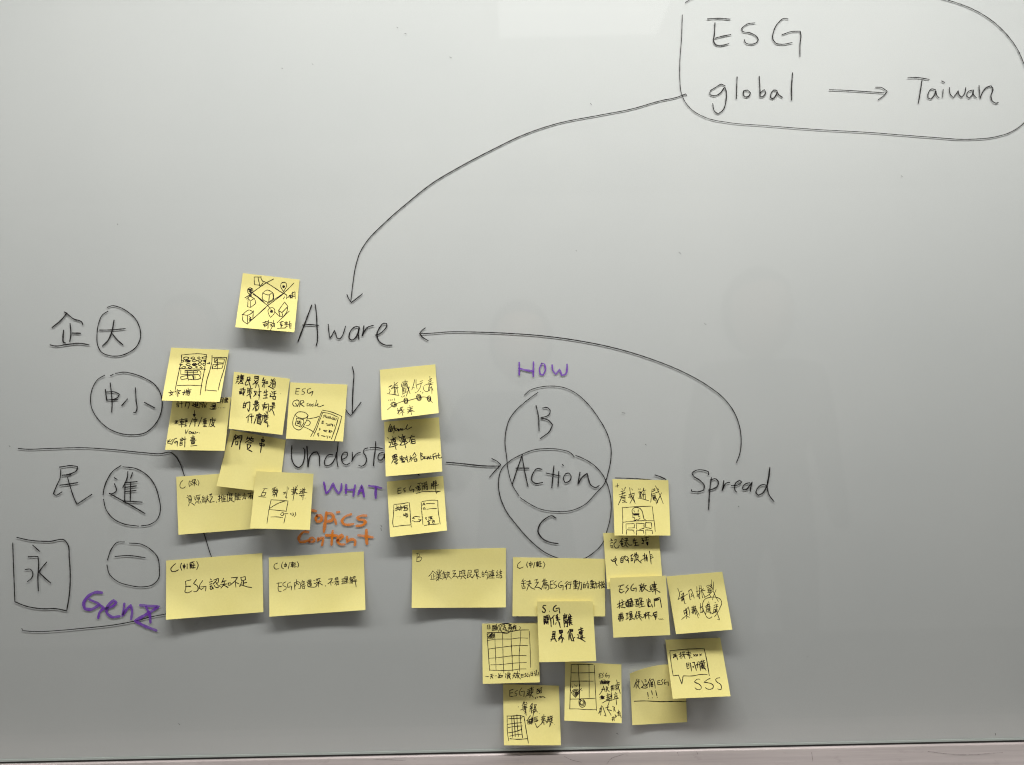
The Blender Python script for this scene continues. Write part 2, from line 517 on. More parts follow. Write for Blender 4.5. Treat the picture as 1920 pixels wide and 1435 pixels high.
write('written_character', *R2, 14, BLACK, '1030 327 1150 325 1295 312/1180 225 1155 350 1120 430 1060 492/1165 368 1210 425 1272 480', 'black three-stroke character in the uppermost left circle')
write('drawn_circle', *R2, 12, BLACK, '1115 132 1060 170 1020 260 1003 380 1010 480 1050 555 1130 590 1220 595 1320 565 1410 500 1452 410 1450 320 1400 210 1310 130 1220 85 1160 75 1110 92', 'uppermost black circle at the left')
write('written_character', *R2, 14, BLACK, '''1090 945 1105 1055/1105 968 1180 965 1235 990 1220 1020 1170 1045 1110 1050/1115 1050 1215 1045/1140 875 1155 1000 1160 1080 1155 1175/
1400 925 1408 1050 1412 1160 1400 1180 1383 1178/1318 1040 1260 1107/1495 1075 1600 1132''', 'two black characters in the second left circle')
write('drawn_circle', *R2, 12, BLACK, '''1082 795 1020 830 960 920 937 1020 945 1120 1000 1230 1100 1330 1240 1395 1380 1410 1500 1390 1590 1320 1660 1200 1678 1080 1660 980 1600 890 1500 825 1380 780 1280 762 1195 775/1145 798 1170 785''', 'second black circle from the top at the left')
R3 = ((0, 820), 3.7762)
write('drawn_line', *R3, 7.6, BLACK, '130 80 170 84 350 80 600 75 800 88 1000 108 1140 117 1210 108 1250 145 1280 200 1305 272 1340 370 1385 520 1445 685 1495 840 1520 900', 'long black line that runs right and bends down behind the notes')
write('written_character', *R3, 9.4, BLACK, '422 212 510 202 548 208 545 230 490 262 440 270/430 232 425 290 400 345 378 400 390 410 438 388/478 285 500 360 530 445 545 475 590 445 650 405/425 340 490 332 548 322/440 270 500 266', 'black character left of the third circle')
write('drawn_circle', *R3, 8.4, BLACK, '855 202 800 240 755 310 735 370 730 408/733 440 750 510 800 575 880 615 980 630/1000 628 1060 618 1110 585 1135 520 1125 430 1090 330 1030 260 960 222 870 210', 'third black circle from the top at the left')
write('written_character', *R3, 9.0, BLACK, '''810 288 828 298/810 330 822 360 825 375 795 400 775 400/775 398 850 440 950 495 1025 540/905 245 900 290 870 355/938 252 925 290/885 330 882 450/925 320 922 455/885 322 970 315/890 355 965 345/885 385 962 378/878 452 1005 460''', 'dense black character in the third circle')
write('drawn_circle', *R3, 8.4, BLACK, '880 742 830 745 790 790 760 870/757 905 775 970 830 1020 920 1050 1010 1060 1080 1045 1120 1005 1128 920 1115 850 1060 790 1000 758 915 750', 'lowest black circle at the left')
write('written_character', *R3, 9.0, BLACK, '815 845 900 838 1027 853', 'single black dash in the lowest circle')
write('drawn_box', *R3, 8.4, BLACK, '90 750 95 900 102 1080 105 1165 180 1195 300 1215 400 1215 472 1230 490 1120 497 970 490 850 480 760 460 732 350 738 200 728 120 710', 'black box at the left edge')
write('written_character', *R3, 9.0, BLACK, '232 765 280 808/200 847 268 845 272 870 268 1000 271 1088/330 885 300 920 275 955 310 990 358 1032/178 938 215 935 232 960 225 995 195 1022', 'black character in the box')
write('drawn_line', *R3, 7.2, BLACK, '155 1355 160 1370 250 1377 400 1370 600 1352 800 1330 950 1303 1080 1270 1200 1246 1300 1215', 'long black line under the box and Gen Z')
write('written_word', *R3, 21, PURPLE, '''718 1100 680 1098 620 1130 592 1180 600 1215 640 1220 700 1190/635 1150 690 1175 735 1210 705 1240 695 1280/745 1215 800 1195 825 1170 805 1155 770 1185 755 1240 790 1272 845 1268/
880 1180 872 1240 865 1268 900 1215 925 1190 935 1230 928 1288/995 1190 1060 1195 1125 1198 1060 1240 955 1300 1020 1335 1105 1368/1035 1205 1060 1260 1065 1310''', 'purple word Gen Z')
# faint rubbed halo of old ink round the coloured words and stray flecks on the glass
write('ink_fleck', (0, 0), 1.0, 0.95, BLACK_DRY, '''744 51 746 53/759 63 762 64/843 107 847 109/1107 194 1109 196/1273 473 1277 477/1321 607 1324 609/1210 833 1212 835/1166 774 1172 775/
1384 949 1386 951/714 985 716 988/17 836 19 838/335 1357 337 1359/1156 1375 1159 1377/1866 1375 1867 1379/714 991 715 995/585 120 587 121/528 128 530 129/1514 1231 1515 1232/1690 330 1692 331/220 420 221 422/1080 470 1081 471''', 'stray black flecks scattered over the glass')['kind'] = 'stuff'
# scuffs on the ledge
V, F = ink(parse('1058 1419 1070 1425 1090 1430/1152 1420 1145 1424 1138 1433/1146 1422 1170 1415/940 1412 980 1418/1522 1412 1524 1428/1306 1409 1308 1415/1270 1411 1272 1417/1740 1410 1800 1416 1880 1412/700 1424 760 1427'), (0, 0), 1.0, 1.1, on_ledge, 0.000003)
mesh_obj('scratch', V, F, SCR, board)['kind'] = 'stuff'
# ------------------------------------------------------------------ sticky notes
BEND = {   # extra shape per note: (tilt of the lift across the width, corner curls tl,tr,bl,br in mm, bow of the top edge in px)
    'map': (0.10, 0, 0, 1.5, 0, 0), 'vending': (-0.05, 0, 0.5, 0, 2, 0), 'level': (0.1, 0, 0, 1, 0, 0),
    'public': (0.12, 0, 1.2, 0, 0, 0), 'mug': (0, 0, 0, 0, 1.2, 0), 'string': (-0.1, 0, 0, 0.5, 0, 0),
    'resource': (-0.2, 0, 0, 1.5, 0, 0), 'guide': (0, 0, 1.6, 0, 0, 0), 'dots': (0.05, 0, 0, 0, 1, 0),
    'game': (-0.08, 0, 0, 0, 0, 0), 'flip': (0.08, 0, 0, 0, 1.5, 0), 'awareness': (-0.2, 0, 0, 3.5, 0, 0),
    'content': (0, 0, 0, 2, 3, 0), 'business': (0, 0, 0, 4, 3.5, 0), 'motive': (0, 0, 0, 0, 0, 0),
    'pet': (0, 0, 1.5, 0, 0, 0), 'record': (0, 0.8, 0, 0, 0, 0), 'coach': (0, 0, 0, 0, 0, 0),
    'daily': (0.08, 0, 0, 0, 1, 0), 'sss': (0.06, 0, 0, 0, 0, 0), 'unlined': (0.1, 7, 0, 3, 0, -7.0),
    'camera': (0, 0, 0, 0, 1, 0), 'relation': (0, 0, -0.8, 0, 0, 0), 'calendar': (0, 0, 0, 0, 0, 0), 'passport': (0, 0, 0, 0, 0, 0)}
seed = [0]
def note(key, view, corners, lift, z0, label, strokes, width=16):
    ox, oy, sc = view
    c = [(ox + corners[i] / sc, oy + corners[i+1] / sc) for i in (0, 2, 4, 6)]
    wide = abs(c[1][0] - c[0][0]) > 140
    tilt, ctl, ctr, cbl, cbr, bow = BEND[key]
    seed[0] += 1
    r = random.Random(seed[0] * 13 + 5)
    ph = [r.uniform(0, 6.28) for _ in range(4)]
    wav = r.uniform(0.10, 0.22)
    bend_at = 0.17 + r.uniform(-0.02, 0.03)
    def h(u, v):
        t = max(0.0, v - bend_at)
        k = 0.16
        g = t * t / (2 * k) if t < k else t - k / 2
        gm = 1 - bend_at - k / 2
        g = g / gm
        if wide:
            g = g ** 1.25
        g += -0.10 * math.sin(math.pi * min(1, max(0, g)))      # slight sag inwards
        H = z0 + 1.12 * lift * g * (1 + tilt * (2 * u - 1))
        H += ctl * max(0, 1 - (u + v) / 0.62) ** 1.7 + ctr * max(0, 1 - ((1 - u) + v) / 0.5) ** 2
        H += cbl * max(0, 1 - (u * 1.3 + (1 - v)) / 0.55) ** 1.6 + cbr * max(0, 1 - ((1 - u) * 1.3 + (1 - v)) / 0.55) ** 1.6
        env = min(1, v * 1.6)
        H += env * wav * (math.sin(3.1 * u + ph[0]) * math.sin(2.6 * v + ph[1]) + 0.45 * math.sin(7 * u + 4 * v + ph[2]) + 0.35 * math.sin(5 * u - 8 * v + ph[3]) + 1.1)
        return H * 0.001 + 0.0004
    def px(u, v):
        a = (c[0][0] * (1-u) + c[1][0] * u, c[0][1] * (1-u) + c[1][1] * u)
        b = (c[3][0] * (1-u) + c[2][0] * u, c[3][1] * (1-u) + c[2][1] * u)
        y = a[1] * (1-v) + b[1] * v + bow * 4 * u * (1-u) * (1-v)
        return a[0] * (1-v) + b[0] * v, y
    def inv(x, y):
        u, v = 0.5, 0.5
        for _ in range(7):
            X, Y = px(u, v)
            e = 1e-4
            xu, yu = px(u + e, v); xv, yv = px(u, v + e)
            a, b, cc, d = (xu - X) / e, (xv - X) / e, (yu - Y) / e, (yv - Y) / e
            det = a * d - b * cc
            dx, dy = x - X, y - Y
            u += (d * dx - b * dy) / det; v += (a * dy - cc * dx) / det
        return u, v
    tc = px(0.5, 0)
    base = P(tc[0], tc[1], 0)
    root = empty('sticky_note', base, label, 'sticky note', 'yellow sticky notes on the glass board')
    nu, nv = (40 if wide else 26), 26
    V, F = [], []
    for j in range(nv + 1):
        for i in range(nu + 1):
            u, v = i / nu, j / nv
            x, y = px(u, v)
            V.append(P(x, y, h(u, v)))
    for j in range(nv):
        for i in range(nu):
            a = j * (nu + 1) + i
            F.append((a, a + nu + 1, a + nu + 2, a + 1))
    pp = mesh_obj('paper', V, F, PAPER, root, smooth=True)
    md = pp.modifiers.new('thickness', 'SOLIDIFY'); md.thickness = 0.00010; md.offset = -1
    es = pp.modifiers.new('crisp_edges', 'EDGE_SPLIT'); es.split_angle = 1.0
    def proj(x, y, eh):
        u, v = inv(x, y)
        return P(x, y, h(min(1, max(0, u)), min(1, max(0, v))) + 0.00009 + eh)
    V, F = ink(parse(strokes), (ox, oy), sc, width * 0.98, proj, 0.0000015, step_px=2.0)
    mesh_obj('handwriting', V, F, PEN, root)
    return root

note('map', (435,505,10.25), (208,75, 1300,200, 1198,1212, 62,1115), 14, 0,
 'sticky note with a street map of drawn cubes and location pins, left of Aware', '''
410 435 655 265 800 188/540 320 600 262/425 152 430 295 525 308/425 150 565 150/500 152 535 325/555 165 585 235/
590 225 650 255 970 455 1050 500 1050 570/1090 537 1050 540/400 450 570 610 680 695 760 790/430 480 600 610/405 480 570 595 660 680/
680 665 830 570 990 460 1192 265/700 690 980 480/700 680 560 810 420 940 295 1050/650 740 520 850 400 955/820 820 920 910/
990 430 935 320 945 275 1000 250 1045 280 1048 330 1015 390 990 430/*990 335 28/690 800 720 750 770 738 815 765 820 830 790 880 738 928 700 850 690 800/*760 808 30/
340 355 300 390 305 450 350 490 395 450 400 380 345 352/310 400 380 380 320 430 390 440 340 470 380 400 330 380/315 380 350 420 390 400/330 480 380 510 350 530 340 490/250 550 340 495/275 575 370 490/
590 455 680 400 775 445 720 490 590 460/590 460 585 570 690 640/720 490 705 640/780 450 790 560 710 630/800 470 800 590/
310 560 350 610 430 565 370 530/310 565 300 720 355 735/350 610 355 735 455 640 430 565/
195 875 340 785 410 825 290 885 210 870/210 870 210 985 295 1055/295 885 300 1050/410 800 400 950/330 910 370 930 320 960 380 960 330 990 360 1000 350 920/
895 790 1010 630 1075 715 960 835 895 795 925 910 980 915 960 835/1065 740 1065 780 990 915/1100 805 960 940 865 1030/
590 1030 690 1000/640 1000 630 1090/600 1060 680 1055/620 1110 680 1070/610 1080 650 1090/700 980 690 1140/660 1040 715 1030/720 1030 770 1020/730 1070 765 1060 745 1095/800 980 790 1110/770 1045 820 1040 815 1110/760 1090 820 1090/775 1100 740 1165/
920 1020 985 1005/945 1020 925 1075 970 1080/960 1045 940 1130/875 1135 1040 1130/1010 1030 1070 1020/1000 1070 1075 1060/1040 1000 1040 1100/1020 1120 1075 1090/1020 1045 1065 1045/1110 1000 1100 1135/1080 1060 1135 1040 1130 1140/
1090 520 1130 490 1120 550 1160 540/1160 440 1155 560/1150 470 1210 430 1215 560/1160 500 1210 490/1155 530 1210 520/1100 500 1120 560 1140 500/1010 530 990 565''')
note('vending', (300,645,10.25), (215,72, 1328,118, 1148,1116, 35,1090), 17, 1.2,
 'sticky note with a drawn vending machine full of ovals beside a tall panel', '''
412 215 600 195 760 190 898 210/412 215 410 330 375 480 290 890/898 210 880 330 850 520 800 780 772 980/365 475 600 482 875 487/335 803 560 795 805 805/
o450 270 500 252 555 270 520 300 465 298 450 270/o590 275 640 250 670 275 640 290 590 275/o720 270 750 250 775 270 745 285 720 270/o805 270 880 245 882 280 820 283 805 270/
415 320 455 315 460 340 420 355/490 320 540 310 590 325 560 350 490 345 500 320/500 325 580 320 510 340 580 345 520 352 590 325/615 320 660 300 710 320 670 340 620 335/o725 320 770 305 805 325 770 350 725 320/825 325 880 310 880 350 825 325/840 325 875 335 860 318/
375 390 440 400 385 415/o500 395 540 375 585 395 550 420 500 395/o615 400 660 370 705 390 660 420 615 400/630 400 690 380 640 410 700 395/o725 390 770 360 800 385 760 415 725 390/o820 390 860 370 875 395 840 415 820 390/
415 460 460 430 500 445 450 475 415 460/540 455 590 435 620 452 570 470 540 455/680 445 700 430 725 445 700 457 680 445/770 455 795 437 815 455 795 470 770 455/
400 500 400 585 520 590 750 590/480 512 720 510 715 555 480 555 480 512/485 520 710 518/525 510 525 590/640 512 640 580/740 512 775 525 785 605/
395 635 520 605 535 665 405 690 395 635/530 600 545 700/540 610 625 600 645 690 550 680/640 615 655 690 720 685 785 660 750 595 640 600/672 620 672 670/
905 375 960 370/940 350 960 370 940 388 945 365/1000 225 995 350 960 500 900 700 870 905/1020 262 1280 262/1280 262 1240 450 1150 750 1120 885/895 888 1090 905/
1045 285 1240 292 1225 370 1050 360 1045 285/1105 290 1100 480/1050 350 1100 300/1020 400 1215 385 1195 465 1010 478 1020 400/1055 440 1100 400/1020 395 1000 480/
200 895 215 915/168 935 270 925/240 930 225 970 178 1000/190 945 225 975 250 985/330 870 340 885/290 910 400 895/300 915 290 930/320 930 375 920 345 950 345 1010 325 1000/300 965 380 955/
425 940 500 920/470 890 455 980/440 975 480 940/510 880 500 985/500 900 600 880/540 850 545 880/520 915 580 905/530 930 570 925 560 985 535 990 530 940/535 950 570 950/500 930 590 925''')
note('level', (300,740,11.957), (285,120, 1590,60, 1450,1262, 112,1240), 12, 0,
 'sticky note reading Ucer and ESG, half covered by the vending machine note', '''
390 165 420 165/375 195 420 190/370 220 425 215/380 245 420 240 415 280 375 275/445 200 520 190/485 160 490 300/590 170 560 280/560 190 660 180 655 240 630 310/
740 180 760 200/735 215 780 220 740 250 720 245/725 250 870 300/790 170 870 165/800 180 795 260/840 190 830 270/800 220 860 215/810 250 850 245/
890 180 920 200/900 200 890 300/890 195 980 185/920 230 960 225 955 290/930 260 970 255/980 175 1000 280 1040 280/1050 200 1000 290/
1170 210 1240 205 1250 240 1170 245 1165 210/1140 270 1250 260/1180 280 1230 275 1220 310 1180 310/1250 250 1255 320/1120 320 1160 330 1250 325/1350 80 1410 75/1355 110 1400 105 1400 190/1345 150 1400 145/1370 60 1350 190/1290 180 1340 170/
1430 80 1440 180/1470 70 1470 180/1490 90 1525 80 1500 130 1520 180/1450 120 1525 110/1500 60 1490 180/*1320 295 8/*1355 300 8/*1390 300 8/*1425 298 8/*1455 298 8/
775 360 770 460/745 440 765 500 795 450 745 445/755 460 785 470/750 450 790 460/
345 590 405 590/335 620 400 600 350 640/335 645 405 640/440 570 540 560/490 540 485 730/455 600 525 595 520 640 455 640 455 600/455 620 525 615/420 680 550 670/555 550 610 545/560 575 575 600/585 570 595 600/605 570 610 595/550 615 615 605/580 620 575 710/545 710 600 700/
730 540 660 715/790 515 780 710/755 560 830 555 820 600 760 595 755 560/940 510 855 712/
970 560 1040 545/1010 530 1005 700/975 590 1040 580 1030 635 975 635 975 590/975 612 1035 608/960 660 1050 650/980 690 1030 685/970 718 1045 715/
1170 515 1180 540/1130 560 1250 550/1135 560 1125 630 1095 715/1155 590 1240 585/1175 575 1175 630 1215 630 1215 575/1150 660 1210 650 1190 690 1120 720/1150 665 1230 725/
570 790 580 885 630 790/690 830 655 830 650 875 680 880/690 860 720 830 705 865 735 880/700 855 760 840 740 870 780 880/790 830 800 870 850 845/*885 862 10/
180 1050 175 1090 235 1090/180 1060 230 1000/180 1020 170 1090/185 1055 235 1050/290 1010 255 1020 275 1060 270 1110 235 1110/375 980 320 1000 310 1060 340 1090 370 1060/345 1050 390 1045 385 1155/
490 960 500 980/455 1000 520 985/465 1020 505 1015/460 1040 505 1035/450 1080 445 1140 500 1130 495 1065 450 1070/455 1100 495 1095/520 1010 585 995/560 950 555 1175/
740 920 740 1030/690 960 780 950/700 985 780 980 770 1010 690 1015/680 1035 810 1020/700 1060 780 1050 770 1100 705 1110 700 1060/740 1040 740 1105/705 1085 775 1080/690 1155 825 1140''', 20)
note('public', (425,690,11.04), (150,80, 1308,225, 1155,1388, 40,1260), 9, 0.8,
 'darker sticky note with four dense lines of writing, left of the mug note', '''
235 155 245 170/215 195 260 190/225 215 255 210/215 240 250 235/215 265 190 320/205 290 240 285/300 135 310 155/270 165 355 155/280 185 350 180/285 205 345 205/270 230 350 225/300 165 295 290/330 170 330 240/280 260 350 250/240 330 300 260 340 330/290 320 330 320/
430 195 485 190 480 240 430 245/430 195 420 260 385 340 400 360 440 345/430 265 490 260/450 250 470 320 495 400/
580 175 665 175 655 220 585 225 580 175/610 180 605 220/635 180 632 220/575 255 600 300 610 360 595 410/660 245 600 280/610 290 545 340/630 320 660 360 670 410/650 290 610 330/
770 205 745 255/740 260 805 250/735 300 820 290/780 255 775 410/775 300 735 390/790 310 805 330/820 285 850 280 850 320 820 325 820 285/
925 235 945 255/985 225 960 245/920 265 1010 250/910 300 930 320 880 380 865 385/870 385 980 440/955 290 1010 285 1000 400 950 395 955 290/955 320 1005 318/955 350 1000 350/950 275 940 290/
280 440 350 430/315 440 310 530/285 480 290 540/265 540 340 520/265 490 270 530/355 410 340 460/340 460 385 445 370 500 330 560/345 480 355 570/
440 415 430 440/430 440 480 430/490 410 490 440 530 425/430 470 515 460/435 500 510 495 505 530/440 470 435 520/475 440 480 600/470 540 415 580/485 540 500 635/
570 485 615 480 600 540 560 590/575 500 610 560/640 500 715 490/675 430 680 560 665 660/650 540 660 570/
790 480 770 520/780 515 850 490/820 455 815 620/775 570 845 555/760 628 840 622/
930 490 950 510/900 530 920 550 890 600 960 590/960 500 1020 480/940 540 1025 530/990 490 985 590/960 590 1015 590 1005 655 955 640 960 590/
370 705 345 750/350 750 340 830/350 740 395 735 385 820 340 825/350 780 390 775/430 710 410 745/415 720 480 700 475 830 455 905 430 850/
590 680 640 680 630 720 580 725 590 680/585 700 635 700/550 755 640 740/580 770 625 765 620 800 580 800 580 770/600 800 595 880/570 820 540 870/610 830 620 870/660 710 625 750/665 750 630 790/670 790 640 870 600 890/
735 760 740 800/770 770 755 870/790 720 770 780/790 760 870 745 865 850 840 955 815 900/810 790 820 830/800 830 840 800/770 760 790 830/
945 720 990 720 985 760 945 765 945 720/945 742 985 740/895 800 1000 785/945 790 945 860/945 830 990 825/920 830 890 905/930 860 960 900 985 975/
490 955 410 1030/450 1000 440 1135/480 1010 560 995/520 950 515 1140/
670 935 680 955/620 970 720 960/620 970 600 1060 565 1155/640 1000 720 990/660 970 655 1040/690 975 690 1040/630 1030 710 1020/640 1050 700 1045 690 1150 630 1150 640 1050/640 1080 700 1075/640 1120 690 1115/650 1150 700 1170/630 985 715 1010/
790 945 800 965/740 985 860 975/745 985 740 1060 700 1175/770 1010 850 1000/790 990 785 1050/830 990 830 1060/760 1040 860 1030/770 1080 830 1070/840 1060 770 1120 850 1120/800 1130 850 1160 845 1220/*875 1200 10/*1118 535 6''', 21)
note('mug', (530,710,11.04), (155,80, 1340,125, 1250,1305, 68,1245), 9, 0,
 'sticky note with a drawn mug joined by lines to a phone screen', '''
350 205 275 210/280 210 268 320 330 325/270 265 335 262/470 210 410 225 400 255 455 285 440 320 395 325/580 205 520 230 510 290 550 310 590 290/560 290 630 262 600 355/
330 450 250 455 205 520 230 570 300 565 340 500 325 450 290 438/265 510 310 580/370 465 350 580/365 465 430 455 440 490 365 530 445 580/
530 510 505 520 505 570 540 560/560 530 545 565 580 570 590 535 565 525/640 525 600 550 615 575 650 560/705 450 670 575/690 560 740 530 730 515 710 555 740 580 850 550/
260 740 320 695 400 690 480 715 525 765 500 805 430 825 340 810 285 780 262 740/262 745 225 820 210 900 225 1000 290 1055 345 1065 400 1030 450 950 500 850 520 780/
495 880 540 870 570 900 560 950 520 975 485 975/290 825 430 850 440 900 380 1005 260 960 290 825/300 880 300 940/305 880 380 880/320 900 345 960/340 900 380 905 370 970/350 880 345 930/310 930 350 930/
515 835 640 815 750 785/440 1000 550 1050 660 1120/830 655 1000 690 1220 780/810 680 750 830 660 1050 580 1200/1222 785 1180 950 1070 1290/825 700 950 720 1150 800 1150 820/825 720 770 850 700 1050 635 1195/1150 820 1100 1000 1010 1250/
880 755 850 760 860 790 840 800/890 770 890 805/880 780 910 775/920 790 905 810 930 815/940 780 950 820/965 790 960 825 980 820/985 790 985 830/1000 810 1010 830/1030 810 1020 840 1040 845/1060 800 1055 850/1085 820 1060 840 1090 860/1115 830 1095 860/
850 880 820 880 810 930 845 935/818 905 850 900/900 935 960 945 1010 940/915 965 990 975/1020 950 1040 945 1030 990/1020 950 1025 970 1045 965/1075 960 1070 985/
775 1025 760 1040 775 1055 755 1070/840 1070 920 1075/860 1090 910 1105/960 1070 990 1080 950 1105 990 1115 960 1070/1000 1080 1030 1090 1000 1110/
750 1130 720 1140 725 1170 750 1160 740 1195/805 1180 880 1200/905 1190 940 1190 920 1240/970 1200 990 1205 965 1225 970 1200''', 17)
note('string', (400,800,10.25), (325,62, 1390,255, 1262,1290, 60,1145), 5.2, 0.4,
 'tilted sticky note with three large characters on top and blank below', '''
405 185 380 290 350 385/430 160 420 250/430 160 470 185 460 215 420 220/410 250 460 215/480 185 550 165 545 230 520 300 505 435/480 205 540 200/480 225 520 225/430 290 430 350 470 350 470 290 435 295/
660 200 640 250/650 230 700 220/690 220 700 245/740 200 720 245/720 230 770 235/755 240 765 265/700 250 620 305/700 255 765 290/670 315 740 315/650 340 655 410/655 345 720 355 700 400 650 435/650 435 740 480/
955 205 955 300/925 250 985 260 970 290 930 280 925 250/890 320 900 370/895 325 980 340 970 375 900 365/935 250 920 400 905 500''', 23)
note('resource', (320,880,10.667), (110,152, 1720,40, 1740,1190, 155,1312), 4, 0,
 'wide sticky note mostly covered by two other notes, starting with letter C', '''
240 230 200 270 185 320 200 370 250 380 295 350/375 235 365 290 380 350/400 240 415 250/395 275 410 285/400 325 420 295/430 215 500 200 495 235/430 215 430 240/450 215 440 245/480 215 480 240/430 265 520 255/475 240 470 335/470 270 425 320/480 275 525 310/540 215 565 260 550 330/
340 525 355 545/320 570 350 560/370 530 400 530/380 545 420 555/360 580 420 570 410 650 365 660 360 580/365 605 415 600/365 630 412 628/375 665 360 730/400 665 480 720/
470 550 485 565/475 590 490 600/490 690 515 640/510 530 590 515/515 540 500 620/540 560 580 555 575 600 540 605 540 560/540 580 575 580/560 610 565 690/540 640 525 670/590 640 610 680/
650 530 635 570/640 565 690 555/620 600 700 590/665 560 665 660/635 620 635 660 700 650/690 620 690 660/710 560 750 550/700 600 760 590/730 520 730 600 700 680/735 600 770 650/
820 490 775 515/800 520 820 510/790 555 840 545 780 665 870 645/*920 658 11/
950 550 1000 540/975 515 975 650 960 640/950 610 1000 580/1030 510 1010 570/1020 560 1025 660/1050 520 1060 545/1030 560 1100 550/1030 590 1095 585/1030 615 1095 610/1030 650 1110 640/1065 550 1065 645/
1160 460 1170 480/1130 500 1240 490/1135 500 1130 650/1170 520 1230 515/1180 500 1180 540/1215 500 1215 540/1170 560 1230 555 1225 610 1170 615 1170 560/1170 585 1225 585/1185 620 1150 650/1210 620 1270 655/
1300 480 1280 530 1330 520/1320 490 1335 525/1290 545 1285 630/1290 550 1340 545 1335 615/1290 575 1335 570/1290 600 1335 595/1360 480 1355 540 1400 530/1395 500 1360 520/1360 560 1355 605 1400 600/1395 570 1360 580/
1440 525 1510 510 1495 600 1475 575/1475 480 1465 560 1435 605/
1545 490 1650 475/1600 470 1580 540 1545 585/1590 530 1640 525 1635 600/1590 530 1590 600/1590 555 1640 550/1590 578 1640 574''', 15)
note('guide', (460,870,10.25), (205,140, 1312,190, 1240,1270, 90,1240), 11, 7.2,
 'sticky note with a small drawn circle giving off sound waves, beside orange topics', '''
340 480 420 475/370 485 330 550 300 610/330 555 400 550 360 615 310 610/260 628 390 642/
510 500 600 480/590 445 520 480/520 530 600 500/515 560 600 540/530 500 580 560/560 470 540 600/520 600 600 570/550 520 600 610/610 480 600 635/580 520 630 500 615 560/560 590 550 640/
730 550 780 545/770 540 750 580/735 580 780 575/805 440 800 540 780 655 770 630/835 460 830 490/800 640 790 660/
880 500 960 480/890 530 970 515/930 450 920 580/900 560 960 540/895 590 950 570/960 440 950 540/1000 420 960 520 980 580/950 500 1005 490/970 500 940 580 915 705/940 520 1010 580/
1060 490 1075 500/1050 530 1090 520 1040 570/1100 470 1110 485/1140 460 1120 490/1090 500 1150 495/1100 510 1140 510 1130 560 1090 560 1100 510/1100 535 1135 532/1030 575 1185 545/1110 540 1110 600/1040 605 1140 600/1110 600 1105 695/1070 600 1090 640/*1150 660 5/
495 690 650 698 820 712/495 692 460 860/820 715 785 910/465 855 650 750 780 708/455 875 600 890 790 910/455 870 435 1000 415 1145/775 980 740 1140/490 1020 600 1018 715 1032/700 940 675 965 690 995 725 990 740 960 720 935 700 940/740 960 820 957/
870 950 875 975/895 945 895 985/915 940 925 975 905 1000/960 930 970 970 945 1010''', 14)
note('dots', (705,675,10.25), (75,190, 1140,85, 1205,1022, 108,1160), 18, 0,
 'bright sticky note with four dark dots strung along a curved line', '''
245 525 290 490/255 560 270 600 250 650/220 650 330 665 440 685/265 520 310 490/290 560 340 500 415 435/350 430 355 660/305 550 370 520/370 500 410 480 405 560 430 670/375 570 370 670/380 550 410 545/365 610 340 640/320 540 430 530/
485 460 490 520/500 430 600 410/560 385 555 450/520 430 510 590 515 660/520 460 570 440 570 490 520 500/525 480 570 470/510 530 570 515/530 550 580 540 570 610 530 620 525 560/530 585 575 575/510 660 600 610/600 420 580 480 620 560 655 650/640 520 610 620 580 700/590 440 640 600/
745 380 720 480 690 575/770 380 770 470 790 560/720 530 740 540/770 490 830 460/
850 415 900 400/820 470 895 435/870 450 850 530 795 615/905 515 930 590 970 610 1020 590/
1035 320 1040 430/1005 400 1075 355/1010 430 1070 400/930 490 1040 450 1100 440/1000 480 1080 470/1050 450 1010 540 1070 530/1030 490 1000 600/1070 510 1075 650/1040 540 1020 600/1080 550 1095 590/
220 960 290 900 400 840 530 795 620 780 775 740 860 720 920 712 980 725 1050 780 1085 820/
280 860 310 815 370 820 400 860 380 900 320 900 290 870/300 860 330 825 360 830 385 870 340 895 310 880/*365 858 24/310 840 310 890/530 780 550 735 590 735 615 780 600 840 560 840 535 800/545 780 560 750 600 760 600 810 570 830 550 800/545 745 550 830/590 745 600 800/560 760 580 810/
775 710 800 665 840 665 870 710 860 770 820 785 785 750 775 700/790 710 810 680 845 690 850 740 825 765 795 740/785 690 800 760/860 690 850 760/815 700 835 700 820 730 840 740/
980 740 1000 700 1030 690 1055 740 1045 790 1010 800 985 760/995 740 1015 710 1040 740 1030 780 1000 770/1000 710 995 780/1045 710 1045 780/235 770 245 780/270 770 290 775/310 760 315 775/350 735 362 785/490 705 505 715/520 690 530 705/545 685 550 700/755 630 775 630/850 605 860 615/890 640 905 620/
415 930 445 1060/410 980 490 950/415 1030 450 990/460 930 520 905/475 915 480 970/500 900 495 960/450 980 540 960/495 960 515 1070/500 1000 460 1030/505 990 540 1010/
650 875 660 960/600 925 710 900/600 960 700 930/690 940 620 980 700 970/600 1000 710 980/660 960 610 1030/670 990 685 1055/700 980 735 990''', 13)
